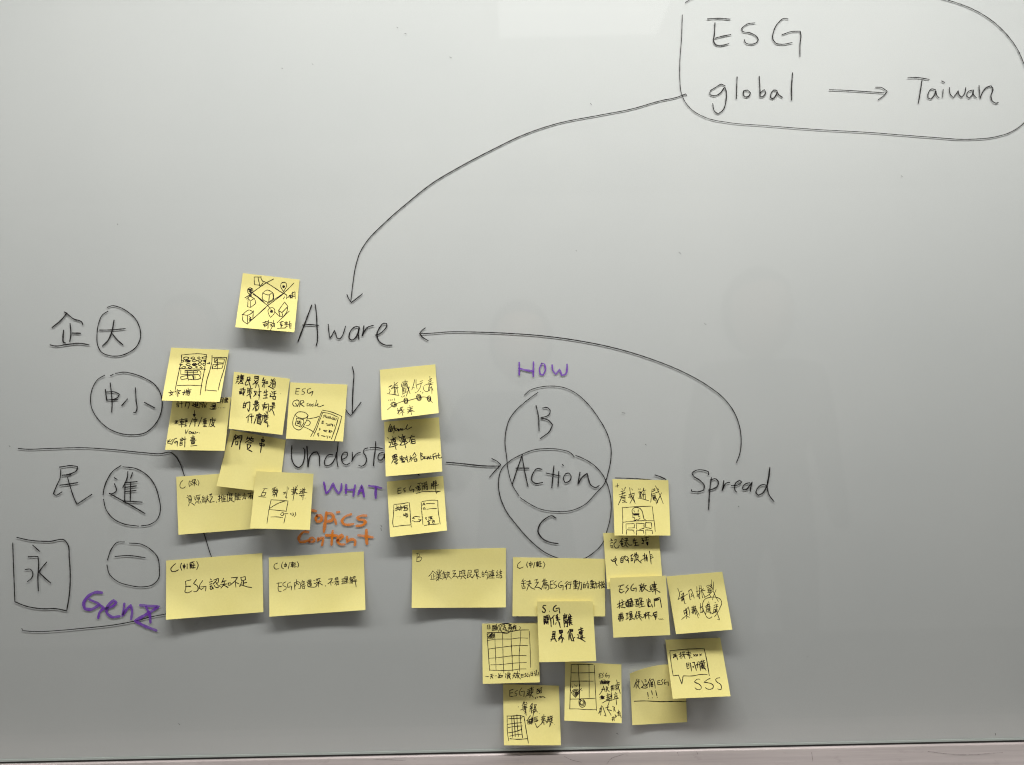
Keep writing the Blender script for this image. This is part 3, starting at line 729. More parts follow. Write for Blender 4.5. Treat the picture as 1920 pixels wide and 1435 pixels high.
note('game', (710,770,10.25), (105,215, 1158,130, 1225,1172, 135,1268), 13, 0,
 'sticky note reading Game and Benefit, middle of the three right of Understand', '''
225 265 190 380 195 410 260 390/240 300 215 350 225 400/250 300 230 390/265 340 250 400 230 410/300 290 270 340 300 345 290 435/300 300 310 360/345 340 320 350 320 390 350 380 370 335 375 395/385 360 390 400 420 340 430 390 450 340 465 385/480 360 500 360 550 280 560 270 530 330 545 370 590 345 635 318/
175 525 185 540/195 605 240 620 210 700 200 700/200 705 280 690 370 655/270 495 335 750/230 560 330 520/245 580 320 560 330 630 270 650 245 585/255 610 325 590/265 650 350 640/260 560 330 545/
385 495 400 520/405 580 430 590 430 640 410 660/410 665 480 660 570 605/455 460 520 715/415 520 510 490/440 540 500 520 520 570 460 600 440 545/450 570 515 550/460 610 540 590/440 510 500 500/
625 490 640 475/580 520 690 495/620 510 590 600/630 560 620 640/640 550 700 560 700 635 640 635 640 550/645 595 700 590/
260 880 310 860/300 850 350 840/320 840 300 900/340 860 350 900/270 900 360 880/310 890 250 1010/300 900 370 940/290 940 340 935/300 975 360 960/300 1000 350 985/320 1025 370 1000 345 1030/280 860 270 920/
400 895 460 880/445 865 440 900/410 920 490 905/430 930 480 930 460 965 440 960/440 990 500 970/455 995 500 980/410 950 470 940/500 915 560 890/535 870 550 940 565 1000/510 930 540 950/460 980 490 1000/
610 870 600 900 640 895 595 940/600 940 650 925/590 975 600 965/625 970 630 955/660 940 665 925/690 810 655 870/690 810 720 870/670 900 710 890/690 930 690 980 735 970 730 925 690 935/
805 810 815 950/810 815 840 830 820 870 860 890 850 930 815 950/870 920 900 890 885 880 875 930 920 920/930 880 935 940 960 880 970 930/980 915 1010 880 990 870 985 920 1020 920/1070 830 1040 850 1060 945/1030 890 1085 880/1100 860 1110 920/1095 820 1100 830/1150 820 1150 900 1180 915 1210 895/1120 865 1180 855''', 19)
note('flip', (715,880,10.25), (105,240, 1190,130, 1262,1178, 168,1305), 14, 0,
 'sticky note with two drawn cards and arrows swapping them', '''
320 370 320 470 385 455/320 370 380 360/310 420 370 405/470 360 430 375 430 400 470 420 440 440/570 320 545 370 550 410 590 410/580 385 625 390 620 440/
660 350 750 320/730 290 700 420/670 370 740 350/700 280 760 265/700 400 760 390/720 390 740 420/690 320 750 380/770 280 830 265/780 270 790 400/830 260 830 390 810 380/800 300 820 340/790 330 820 320/850 250 860 380/870 240 890 400 870 390/850 300 880 290/855 340 885 330/
965 270 960 370/1000 230 980 330/970 310 1020 290/1010 240 1050 215 1060 280 1020 290 1010 240/1035 230 1040 290/1000 330 1100 300/1040 280 1050 430/1010 270 1050 260/1000 250 1010 380/
670 465 790 435 950 430 1135 422/1050 445 1135 422/1075 440 1060 465/
240 685 235 850 225 1075 235 1110/255 675 380 665 515 640/535 645 550 780 560 950 575 1110/235 1110 380 1085 570 1070/
270 760 330 720/300 700 300 800/260 800 350 760/310 740 350 790/330 740 400 720/370 700 380 790/350 770 400 760/390 740 430 730/430 710 510 690/440 700 450 780/440 760 500 740 500 790 450 790/440 750 500 720/430 795 510 780/430 720 510 760/
425 860 430 900 460 890/470 840 480 900/450 860 500 850/440 880 510 870 505 920 490 910/470 900 480 930/*300 915 4/*320 915 4/*345 917 4/*370 918 4/
745 918 640 912 595 945/625 915 595 945 640 948/600 990 660 1010 720 1000 765 975/710 960 765 975 730 1010/
765 630 780 850 800 1060/790 620 950 595 1085 598 1090 750 1110 920 1132 1055/830 1080 950 1065 1110 1050/
820 645 795 695/820 645 840 690/800 675 840 670/865 665 950 655 1025 662/835 735 810 740 805 760 830 760 815 775/845 750 840 775/875 768 960 758 1060 755/
850 925 870 930 850 950 875 970/905 920 980 905/920 930 910 970/930 920 970 925 960 960/940 940 990 960/950 910 950 965/890 1000 940 985/910 990 920 1050/890 1010 930 1030 900 1050/970 990 1020 985 1015 1040/980 1010 1010 1005/980 1020 1000 1050/900 1055 930 1050''', 15)
note('awareness', (300,1030,9.143), (105,195, 1752,68, 1772,1078, 102,1210), 7, 0,
 'wide sticky note with large ESG and four large characters, next to purple Gen Z', '''
265 250 210 300 185 345 205 385 260 380 315 355/370 240 350 290 372 360/395 280 400 325 435 300 430 280 395 285/415 255 415 340/465 255 465 335/510 240 560 230/530 225 530 335/510 265 550 260 550 300 515 300 515 265/515 283 550 280/510 320 555 310/550 220 585 215/570 240 575 265 590 255/555 285 600 275/575 280 575 315/555 325 600 315/630 210 655 270 630 350/
530 525 435 550 445 640 425 730 465 748 545 715/440 640 525 635/625 520 575 590 640 630 655 680 620 725 578 728/730 540 680 620 675 670 710 690 750 660/700 645 790 640 780 715/
865 510 880 525/845 565 900 550/855 600 890 590/860 635 890 625/860 670 865 690 900 680 895 645 860 650/920 530 1000 500 1000 560 960 600/970 530 910 600/950 560 970 580/905 650 915 680/930 620 950 650 1000 660 1000 640/980 600 990 620/1010 620 1030 640/
1090 500 1060 575/1065 560 1130 540/1040 610 1150 595/1100 545 1100 590 1045 665/1100 620 1165 655/1170 580 1175 620 1215 610 1210 575 1170 580/
1225 490 1330 480 1290 540 1220 600/1290 540 1300 650/1300 570 1350 590/
1385 485 1460 468 1470 520 1400 545 1385 485/1430 545 1425 620/1430 580 1485 570/1400 570 1365 640/1390 610 1450 630 1520 650 1570 655''', 17)
note('content', (490,1025,9.143), (128,188, 1755,85, 1785,1088, 138,1203), 8, 0,
 'wide sticky note with one small line of writing, right of the large ESG one', '''
275 285 225 310 218 360 240 385 298 380/370 265 350 310 360 370 380 378/390 310 395 345 435 335 430 300 392 310/415 280 418 350/485 275 462 380/500 280 560 270/530 265 535 355/510 300 550 295 548 330 515 330 512 300/512 315 548 313/505 345 555 340/560 285 585 280/570 300 580 290/560 320 590 310/575 320 575 345/560 355 600 345/615 260 640 310 625 355/
265 630 350 620/300 620 290 740 300 765 340 770/300 690 350 680/420 605 370 640 370 670 425 690 425 720 380 750/500 610 450 640 450 700 480 705/470 680 520 680 515 745/
565 620 575 735/570 620 630 600 670 640 670 720 640 715/605 570 600 640 580 680/610 630 640 655/
700 575 715 590/680 610 740 595 740 610/700 620 690 640/720 615 745 635/720 640 680 680/720 645 755 670/700 690 745 680 740 720 705 720 700 695/700 660 740 660/
800 580 850 570 850 620 800 625 800 580/800 600 850 595/830 590 830 620/790 640 860 630 855 675 800 680/820 650 845 650 840 670/790 650 800 690 850 695 930 690 960 660/780 610 795 620/
900 580 920 590/905 630 930 635/940 560 1010 545/945 560 940 590/965 560 960 590/985 555 1000 590/940 620 1020 600/985 590 980 690/980 620 940 660/985 620 1050 660/*1100 675 10/
1150 560 1220 550 1190 600 1140 640/1185 600 1195 665/1195 600 1225 625/
1270 540 1310 530 1315 570 1265 575 1265 545/1265 558 1310 552/1240 610 1330 590 1325 650 1305 650/1290 600 1260 650/1310 600 1285 665/
1380 560 1420 550/1380 595 1425 590/1400 555 1400 640/1370 640 1430 620/1430 520 1480 515 1480 570 1435 570 1430 520/1430 545 1480 540/1455 520 1455 625/1430 600 1485 590/1430 630 1490 620/
1530 520 1515 560/1525 540 1560 530/1520 570 1520 640/1525 560 1560 555 1560 630/1520 590 1560 585/1540 550 1540 630/1575 520 1610 510 1600 550/1590 520 1570 560/1580 580 1630 570/1570 600 1640 590/1605 560 1625 690''', 13)
note('business', (760,1015,9.143), (118,150, 1725,115, 1722,1135, 108,1145), 6, 0,
 'wide sticky note with a capital B in its top left corner', '''
205 210 195 350/195 215 245 220 240 255 205 280 270 275 285 300 250 340 195 352/
470 510 440 560 400 605/470 510 530 560/450 590 450 640/485 560 490 650/490 600 520 595/435 655 540 645/
560 490 560 570/590 490 585 570/530 520 550 540/620 500 600 540/530 580 620 560/540 600 610 590/530 625 620 610/570 580 575 680/570 640 530 680/580 630 640 650/550 560 590 600/
660 520 640 560/650 550 690 540/640 580 700 570/670 540 670 620/645 600 650 635 700 620/690 590 690 630/700 545 760 530/705 580 760 565/730 515 725 590 700 660/730 585 790 645/750 540 750 570/
810 510 860 500/840 520 830 540/815 560 870 545 810 620/820 610 870 600 900 635/
930 510 930 590/930 520 970 510/935 550 965 545/960 520 980 500 1020 500/1020 500 1020 590/985 530 1015 525/985 560 1015 555/960 510 965 560 990 560/900 605 1040 590/970 610 950 650/990 600 1040 645/
1080 500 1130 495 1130 540 1080 545/1080 500 1070 570 1060 630 1110 600/1080 580 1135 570/1105 550 1120 600 1145 630 1160 620/
1185 495 1250 485 1250 530 1190 535 1185 495/1205 495 1205 530/1228 490 1228 530/1220 540 1215 600/1190 570 1150 620/1225 570 1235 645/1250 560 1230 600 1290 620/
1330 510 1320 540/1315 540 1315 610 1350 600 1350 540 1315 545/1318 575 1350 570/1390 500 1370 540/1370 540 1415 530 1415 600 1400 655/1380 570 1390 580/
1430 510 1445 525/1440 560 1455 570 1430 620/1430 630 1530 630/1490 490 1490 620/1460 520 1520 505/1465 540 1515 535 1515 580 1465 585 1465 540/1465 562 1515 558/1450 600 1530 590/
1580 500 1560 540 1590 540 1560 590/1560 590 1600 575/1560 620 1570 610/1585 620 1590 610/1600 630 1605 615/1610 530 1655 520/1635 490 1635 560/1610 565 1650 555/1620 590 1625 635 1655 620 1650 585 1620 592''', 12)
note('motive', (950,1030,9.143), (110,138, 1682,165, 1690,1152, 98,1150), 4.5, 0,
 'wide sticky note with a long line around ESG, partly under the S.G note', '''
235 215 190 260 183 310 220 328 285 305/355 220 343 270 358 310/385 240 390 280 440 265 435 235 385 245/412 215 415 320/480 230 462 315/505 225 555 220/530 210 535 305/510 240 550 235 550 275 515 275 512 240/512 258 550 255/505 290 555 285/560 215 585 210/565 235 585 235/560 255 595 245/575 255 575 290/560 300 600 290/630 215 655 260 625 330/
285 510 260 560/265 550 320 540/255 590 330 580/290 550 290 640/260 620 270 680 320 665/310 630 315 670/340 560 410 545/350 600 420 590/390 530 380 600 345 705/380 610 420 660 480 685/400 550 405 590/
480 530 530 515/520 530 510 550/490 580 550 560 480 660/490 650 560 660 600 690/
640 510 625 540/610 550 690 540/660 510 600 670/640 575 700 570 630 600/640 610 710 600/630 630 720 620 715 690 690 700/640 650 640 670/660 650 665 680/680 645 685 670/
750 550 745 670 800 665/750 550 800 540/745 605 795 600/850 545 810 570 815 600 860 620 850 650 815 670/940 550 900 580 890 640 920 660 950 640/920 620 970 620 965 700/
1040 550 1000 590/1040 590 1005 640/1025 610 1025 690/1060 570 1110 560/1050 600 1120 595/1095 600 1090 680 1070 665/
1190 530 1150 545/1140 560 1220 550/1150 580 1205 575 1205 620 1155 620 1150 580/1155 600 1205 597/1180 540 1180 670/1150 645 1210 640/1145 680 1220 665/1210 585 1290 570 1280 690 1255 680/1250 550 1240 640 1220 700/
1330 570 1320 600/1315 600 1315 665 1350 660 1350 600 1315 605/1318 632 1350 630/1390 550 1370 600/1370 595 1410 590 1405 665 1385 660/1375 620 1390 635/
1470 530 1440 545/1430 560 1500 550/1440 580 1490 575 1490 610 1445 615 1440 580/1445 597 1490 595/1465 540 1470 660/1440 640 1495 632/1430 670 1500 655/1500 590 1545 580 1540 670 1525 660/1520 560 1515 630 1500 680/
1560 590 1610 575/1585 550 1590 670/1585 610 1560 650/1590 610 1610 620/1630 550 1620 580 1640 590/1665 545 1655 575 1675 585/1610 610 1685 600/1640 560 1655 640 1690 665/1680 630 1620 670/1625 620 1620 650/1640 600 1670 650''', 14)
note('pet', (1130,880,10.25), (188,192, 1262,212, 1302,1275, 228,1275), 10, 0,
 'sticky note with a drawn ghost standing above rows of small boxes', '''
285 280 280 350/250 325 310 318/370 375 385 390/440 345 420 390/350 430 420 410/310 495 440 440/390 420 370 520 300 685/330 530 450 500/350 480 430 460/370 545 430 530 430 630 380 640/380 570 425 560/380 600 425 595/410 620 465 640/345 550 430 540/
495 545 560 520/520 355 530 440 580 570 625 655/505 490 615 460/560 375 570 400/510 490 510 540/540 500 550 560 530 550/610 490 570 570 525 655/580 500 620 640/
690 380 700 390/720 375 730 385/690 440 720 430 740 460/790 360 780 420/720 430 710 560/700 460 760 430/730 470 730 550/740 440 760 480 750 550/760 420 830 400/790 440 780 560/810 430 825 570/770 490 830 480/680 555 780 575 885 605/
950 380 940 470 925 635/970 390 1000 370 1000 410 960 425/950 480 1080 430/960 430 1010 400/1015 320 1080 450 1165 665/1130 455 1090 540 1035 665/1060 370 1080 400/960 500 1020 490 1015 570 970 580 960 500/970 530 1010 560/970 560 1020 520/985 500 980 590/1000 500 1000 580/965 545 1020 545/1030 560 1060 640/990 600 1020 590 1030 640/
375 732 385 900 385 1080 380 1240/390 740 600 722 935 710/955 722 975 900 1000 1080 1010 1195/390 1020 560 1000 750 990 975 990/
575 850 565 790 600 745 650 735 710 750 755 800 780 890 800 960 820 970/580 850 580 935 610 920 625 990 650 965 680 980 720 940/600 790 612 825/685 780 680 830/590 855 700 850 695 880 600 885 590 855/595 870 700 865/595 862 700 858/600 880 690 875/690 890 690 915 715 900/600 985 640 985/
450 1145 448 1050 605 1045 612 1125 490 1130/650 1140 645 1035 795 1045 795 1135 715 1155/825 1120 820 1025 935 1030 945 1120/830 1120 935 1140/455 1250 460 1165 595 1170 605 1230/650 1255 650 1170 785 1175 790 1230/830 1250 825 1165 950 1175 960 1240''', 14)
note('record', (1120,985,10.25), (112,150, 1180,125, 1262,1200, 190,1228), 7, 0.3,
 'sticky note with two lines of characters, half hidden beneath the ghost drawing note', '''
260 265 275 275/245 305 290 290/255 345 295 330/255 380 265 435 300 435 295 390 255 395/330 285 365 270 350 330 325 345 325 400 355 440 395 435 420 390/
475 250 460 290 430 330/475 255 500 280/450 320 490 315/470 300 470 400/450 350 490 345/455 370 465 385/490 355 485 380/475 410 500 410/530 260 580 255 560 290/520 300 590 290/555 295 560 400 590 420/530 330 545 350/520 400 550 370/575 340 620 385 665 380/
690 270 690 330/700 300 750 285/710 255 740 390/700 345 770 330/715 395 800 382/850 250 880 250 860 295/860 300 900 290 870 350/855 355 890 350/935 205 940 290/910 245 980 235/925 290 985 280/940 330 975 325 970 385 940 350/960 330 965 385/
265 665 300 700 300 670 360 640 370 650 350 690 290 690/345 605 340 680 360 750 380 775/
480 600 455 640/450 640 450 720 490 710 500 640 455 650/460 680 495 675/500 610 540 590/510 620 570 600 600 640 560 680 600 670 600 720/520 640 550 670/
640 590 680 560/665 580 650 650 650 690/650 640 685 635 680 680 655 680/720 540 745 570/700 600 720 560 780 570/750 525 750 570/710 590 790 590/735 600 710 725/750 630 790 610/770 620 740 690/730 670 790 650/770 660 845 725/850 670 830 690/
875 590 920 570/905 540 915 690/870 660 930 625/940 580 940 680/950 570 960 690/930 630 960 620/1000 500 1020 620 1035 745/1020 570 1050 560/1025 600 1060 590/1025 640 1075 615''', 18)
note('coach', (1135,1070,11.04), (90,152, 1248,105, 1345,1335, 168,1390), 7, 10,
 'sticky note starting with ESG over two more even lines, below the two-line note', '''
270 325 385 295/315 325 295 440 330 465 385 430/300 385 355 400/470 300 425 350 485 375 415 468/580 280 540 330 535 400 570 420 600 400/575 375 640 360 635 438/
700 305 770 295/745 270 720 350/730 340 780 335/760 320 710 430/730 390 760 370 745 430/720 360 790 350/800 270 780 320/790 320 850 310/830 320 790 400 760 440/790 350 850 400 905 435/
950 300 920 345 960 350 925 395 990 380/920 430 950 420/960 420 985 440/1010 230 1020 290/970 290 1060 285/980 310 1040 300 1045 350 990 355 980 310/980 332 1040 328/960 390 1070 375/1020 300 1040 490/1020 400 980 440/1040 395 1130 450/
250 700 330 670/290 630 290 785/245 765 310 720/345 605 350 620/330 660 390 640/360 650 360 740/350 700 390 690/330 720 320 760 410 770/
430 640 420 700 440 740 500 750 570 740/450 610 540 600 570 650 560 720/440 660 500 640 460 730/460 620 440 720/480 610 480 740/520 580 550 580 520 740/500 640 560 640/490 680 570 670/500 720 600 710/540 620 500 720/
610 600 690 590/640 600 630 740 700 730 690 620 630 640/650 640 650 690 680 690/670 600 670 640/640 700 690 700/710 570 760 570 750 620 715 610 710 570/750 620 720 680/720 650 790 640/740 630 760 750/725 700 790 690/700 760 820 735/
860 600 865 660 930 640/920 600 935 660/895 580 900 750/870 680 890 750 960 730/960 700 980 755/1010 590 1020 740/1010 590 1060 575 1060 620 1020 625/1015 605 1060 600/1070 570 1130 560 1165 760/1070 590 1110 600 1070 620/1080 580 1110 590/
270 920 370 900/290 900 300 950/320 880 320 950/345 870 350 945/270 950 370 940/275 980 270 1010/270 980 380 960 370 990/320 950 320 1050/290 1000 290 1050/295 1000 370 990 360 1040/430 890 480 880/
435 920 470 910/450 890 450 1000/430 1010 480 980/510 850 550 845 545 890 505 895 510 850/500 910 560 905/530 900 530 940/510 930 560 930/490 960 570 950/530 960 500 1025/540 970 600 1010/500 1020 550 1000/
650 850 610 990/640 920 640 1000/680 850 720 840 715 880 680 890 680 850/660 930 740 910/700 880 705 960 745 1025/700 940 660 1000/710 930 770 980/800 910 860 890/830 870 830 990/820 920 790 970/840 920 860 940/860 870 920 860/900 870 860 940/890 900 905 1005/900 920 960 945/
990 880 1060 850/1010 870 990 920/1040 870 1070 860/980 930 1070 900/1010 930 1050 980/1020 960 1070 940/1050 930 1040 1010/*1110 1000 8/1130 1005 1150 1000 1165 1005/*1180 1000 8/*1195 1012 7''', 20)
note('daily', (1245,1065,10.25), (45,165, 1120,75, 1315,1188, 232,1275), 14, 0,
 'sticky note with one of its words circled, right of the three-line ESG note', '''
265 395 300 520 270 610/315 460 350 445/270 610 460 500/330 520 380 480 370 600 340 640 340 560/350 500 350 640/350 530 400 690 425 690/320 560 390 550/370 480 390 640/
475 440 500 610 520 600/475 450 520 405 550 480 580 580/520 490 540 550/515 560 550 530/
630 360 640 560/620 460 670 440/630 540 700 480/675 340 690 590/710 335 740 575/680 400 710 390/690 450 730 440/760 400 730 430/740 440 790 430/740 460 790 570/650 500 680 590/
820 350 850 330 870 360 840 390 820 360/870 340 900 320 910 350 880 370/840 410 900 390/840 430 910 420/850 450 920 430/830 480 910 460/850 410 870 480/880 400 890 480/870 500 900 560/770 570 870 510 930 450/915 230 920 350 960 480 1020 600 1045 650/950 270 950 420/1000 420 960 520 930 610/890 350 930 400/
470 750 370 850/380 820 400 900/380 830 470 760 490 850 495 910/410 820 440 800 440 860/400 870 450 850/420 780 430 880/440 870 435 975/440 900 340 995/440 930 490 950/420 850 460 900/
520 770 610 740/540 740 545 880/530 800 620 780/570 730 570 880/550 830 600 810/590 740 600 890/600 730 610 800 660 960/620 800 680 910/530 860 560 850/560 760 610 890/
700 680 710 860/690 770 740 740/720 750 790 880/750 780 740 860/700 860 760 840/920 940 880 970 840 960 790 880 750 780 745 680 790 600 870 570 1000 565 1080 600 1110 670 1080 760 1030 860 970 940/
790 740 870 700/855 655 865 665/830 700 880 690/800 760 890 740/820 780 900 770/830 720 800 900/830 800 870 790 870 830 830 830/850 790 860 830/840 850 880 850 930 880/870 700 890 880/830 680 850 750/
980 665 990 670/960 720 1030 700/1000 740 1020 730/960 760 1040 740/960 780 940 880/970 800 1020 790 1020 820 970 830/990 800 1000 870/1010 720 1020 850 1070 1000 1030 990/960 850 1030 830/930 880 980 850''', 13)
note('sss', (1240,1190,10.25), (75,100, 1132,62, 1332,1186, 220,1235), 19, 1.5,
 'sticky note with a drawn speech bubble above the letters SSS', '''
165 315 450 285 805 270/822 275 860 430 900 660 922 785/165 345 190 560 228 795 330 780 395 955 420 795 600 795 740 770 880 768/
230 385 290 375/235 410 280 400/230 440 300 410/270 370 275 430/250 390 235 450/285 400 315 485/340 380 380 370/370 345 380 465/345 430 390 400/400 340 450 335/410 360 450 355/395 390 470 380/430 380 455 465/410 430 440 390/
515 315 525 370/485 350 560 340/480 380 570 370/500 390 540 385/510 410 560 400/530 390 545 465/560 430 590 450/620 385 650 415/650 385 625 415/665 385 700 410/700 380 670 415/735 375 765 400/770 375 740 410/
480 550 500 660/485 550 530 545 530 600 490 610/500 580 530 570/500 660 540 640/550 545 570 590 550 610/560 550 580 700/*615 620 16/600 540 640 535/630 540 675 690/650 600 700 560/690 530 700 640/720 520 740 600 755 690/680 590 740 570/
740 530 830 500/770 500 790 600/800 490 830 560/750 560 840 540/760 590 830 580/750 620 830 600/770 640 840 620/780 660 850 650/800 600 860 690/750 540 800 660/780 520 820 640/
740 860 700 855 635 910 660 930 720 950 765 1000 760 1045 720 1060 670 1045 650 1025/635 912 680 930 740 960/935 845 890 865 820 915 880 925 960 945 1000 985 990 1030 940 1050 880 1045 850 1020/1120 830 1060 845 1040 875 1080 920 1130 950 1155 1000 1150 1050 1120 1058 1085 1045''', 17)
note('unlined', (1170,1235,10.25), (112,290, 1160,120, 1215,1222, 160,1280), 3, 0,
 'shaded sticky note with curled top edge, three exclamation marks and a ruled line', '''
250 395 190 555/230 450 235 570/290 400 240 470/260 440 300 430 270 480/280 440 280 550 310 585/250 500 270 540/340 430 360 460 380 520 330 560 440 560 460 540/400 405 420 400/405 430 430 425/405 450 430 445/410 500 430 490 430 530 400 530 400 500/
500 390 440 520/480 440 490 550/510 420 560 390 590 480 600 570/510 430 520 540 555 540 550 440/525 470 545 465/530 450 535 520/515 510 560 500/
645 430 690 420/650 430 645 500 700 495/650 465 690 460/745 400 715 430 740 460 740 490 710 500/790 400 770 450 780 490 810 490/790 460 850 450 850 520/
455 650 465 730/*470 768 8/530 620 545 690/*545 755 9/610 620 630 715/*640 745 8/200 820 400 815 700 828 1000 825 1200 832''', 16)
note('camera', (1045,1230,10.25), (150,112, 1230,165, 1238,1295, 135,1245), 14, 0,
 'sticky note with a tall grid holding a drawn gemstone and a ring', '''
265 170 470 165 685 165/268 175 262 400 250 700 238 1020/238 1020 400 1020 500 1030 750 1035/712 190 725 500 740 800 752 1050/265 325 450 328 712 320/275 488 500 485 690 487/240 832 400 828 725 815/405 185 412 350 425 600 425 820/608 175 612 500 612 800/
270 710 300 660 400 650 435 690 350 800 270 710/300 700 350 780 410 690 390 670 310 680 300 710/330 690 350 760 380 690/340 680 360 740/370 680 350 750/400 680 370 740/310 690 400 700/285 585 292 610/335 555 345 580/380 560 370 590/435 555 425 590/430 660 465 630/465 670 480 673/255 650 260 665/
420 830 415 900 430 960 480 990 530 960 540 900 510 850 460 825 430 835/440 850 430 920 470 965 510 940 520 890 500 850/440 870 445 920 475 940 500 910 490 870 460 860 440 880/425 835 460 850/430 845 450 840/
800 350 850 340/815 350 800 430 845 420/800 390 840 385/890 330 865 360 885 390 860 420/950 330 925 380 940 410 960 400/945 380 1000 370 990 430/
820 500 1010 490/830 520 990 510/820 540 980 530/850 470 830 530/880 460 860 530/910 460 890 530/930 470 910 530/960 470 930 530/990 480 960 540/1000 500 980 570/840 490 1000 520/
890 580 860 670 810 745/890 590 920 690/850 650 920 640/940 590 945 690/940 600 975 600 960 640 945 640/950 640 1000 690/1020 600 1060 580/1040 570 1040 680/1030 640 1060 620/1060 570 1090 560 1090 650 1065 660 1060 570/1065 600 1090 595/1065 630 1090 625/
1110 570 1150 560/1130 540 1130 660/1110 600 1150 590/1140 465 1160 560 1210 720/1150 520 1190 510/1160 560 1200 540/1190 560 1150 650/1120 640 1180 600/
*870 800 32/820 800 860 760/820 830 900 820/820 790 910 780/950 760 1020 740/960 720 960 850/950 800 1040 780/990 730 990 860/945 840 1030 820/1040 710 1050 860/1020 770 1050 760/870 905 950 860 1040 850/1000 860 980 945/960 780 1020 830/
1120 700 1130 720/1090 740 1150 730/1100 770 1150 765/1100 790 1150 780 1150 820 1105 825 1100 790/1070 840 1180 810/1130 820 1140 940/
810 1020 850 1000/850 960 800 1100/790 1100 840 1060/850 1000 830 1140/870 970 940 1160 900 1140/930 1000 990 980/970 950 960 1040/960 1030 1040 1050/970 1030 1000 1080 1035 1140/1060 970 1100 990 1080 1030/1090 1010 1115 1065/1100 1040 1080 1060/
1050 1190 1080 1170/1070 1180 1060 1250/1085 1180 1095 1250/1050 1220 1100 1210/1110 1130 1130 1170/1100 1180 1140 1160/1130 1150 1110 1190/1150 1090 1200 1070/1180 1040 1170 1150/1160 1110 1210 1090 1200 1140 1160 1140/1200 1110 1230 1190''', 15)
note('relation', (995,1120,10.25), (122,82, 1192,75, 1260,1228, 165,1250), 12, 7.4,
 'bright sticky note starting with S and G, overlapping the edge of a wide note', '''
285 160 250 160 230 190 260 220 285 250 270 290 235 290 225 270/*362 270 9/490 158 450 190 435 240 460 275 510 260/490 220 545 205 550 240 558 305/
255 370 260 520/260 370 290 365 290 420 265 425/265 395 290 390/270 430 290 440 265 520/310 350 350 340 380 420 395 565/310 380 340 380/310 400 345 400/315 360 315 420 350 420/300 440 350 430/330 430 335 520/290 470 340 460/300 510 330 480 280 490/
450 350 400 410/430 390 445 525/520 330 480 360 520 370 480 400 550 400/500 410 540 480 570 580/490 490 480 520/550 480 565 540/500 440 560 430/510 350 520 420/
630 350 700 340/655 320 660 350/640 370 680 390/680 365 645 400/640 360 630 410 690 400 690 360/635 430 650 570/640 440 700 430 710 570 690 560/660 450 670 500 650 510/680 460 690 500/730 350 720 450/745 325 770 350 740 390/720 390 790 370/720 430 790 410/730 460 790 450/740 380 750 540/770 350 770 500 795 525/720 490 790 480/
430 660 470 655 465 700 425 710/430 660 420 760 390 845/420 720 470 715/410 760 480 745/450 715 460 790 495 850/390 810 470 795/
550 640 610 630 615 680 555 690 550 640/570 640 575 685/592 635 595 682/570 690 600 720 560 770 535 800/600 730 580 800/590 760 610 800 600 865/620 770 640 805/560 790 540 830/
750 620 710 690/740 660 735 820/780 620 810 615 805 660 770 665/780 640 805 640/765 620 765 760 790 840 810 835/790 700 830 840/850 770 820 790/
920 630 1000 600/965 580 970 650/940 660 1010 640/930 680 1000 670/945 690 990 680 985 710 950 710 945 690/970 700 960 790/990 720 980 780 1040 780/900 720 930 730 920 780 895 780/895 780 960 800 1045 850/930 690 940 700/1000 740 980 800''', 23)
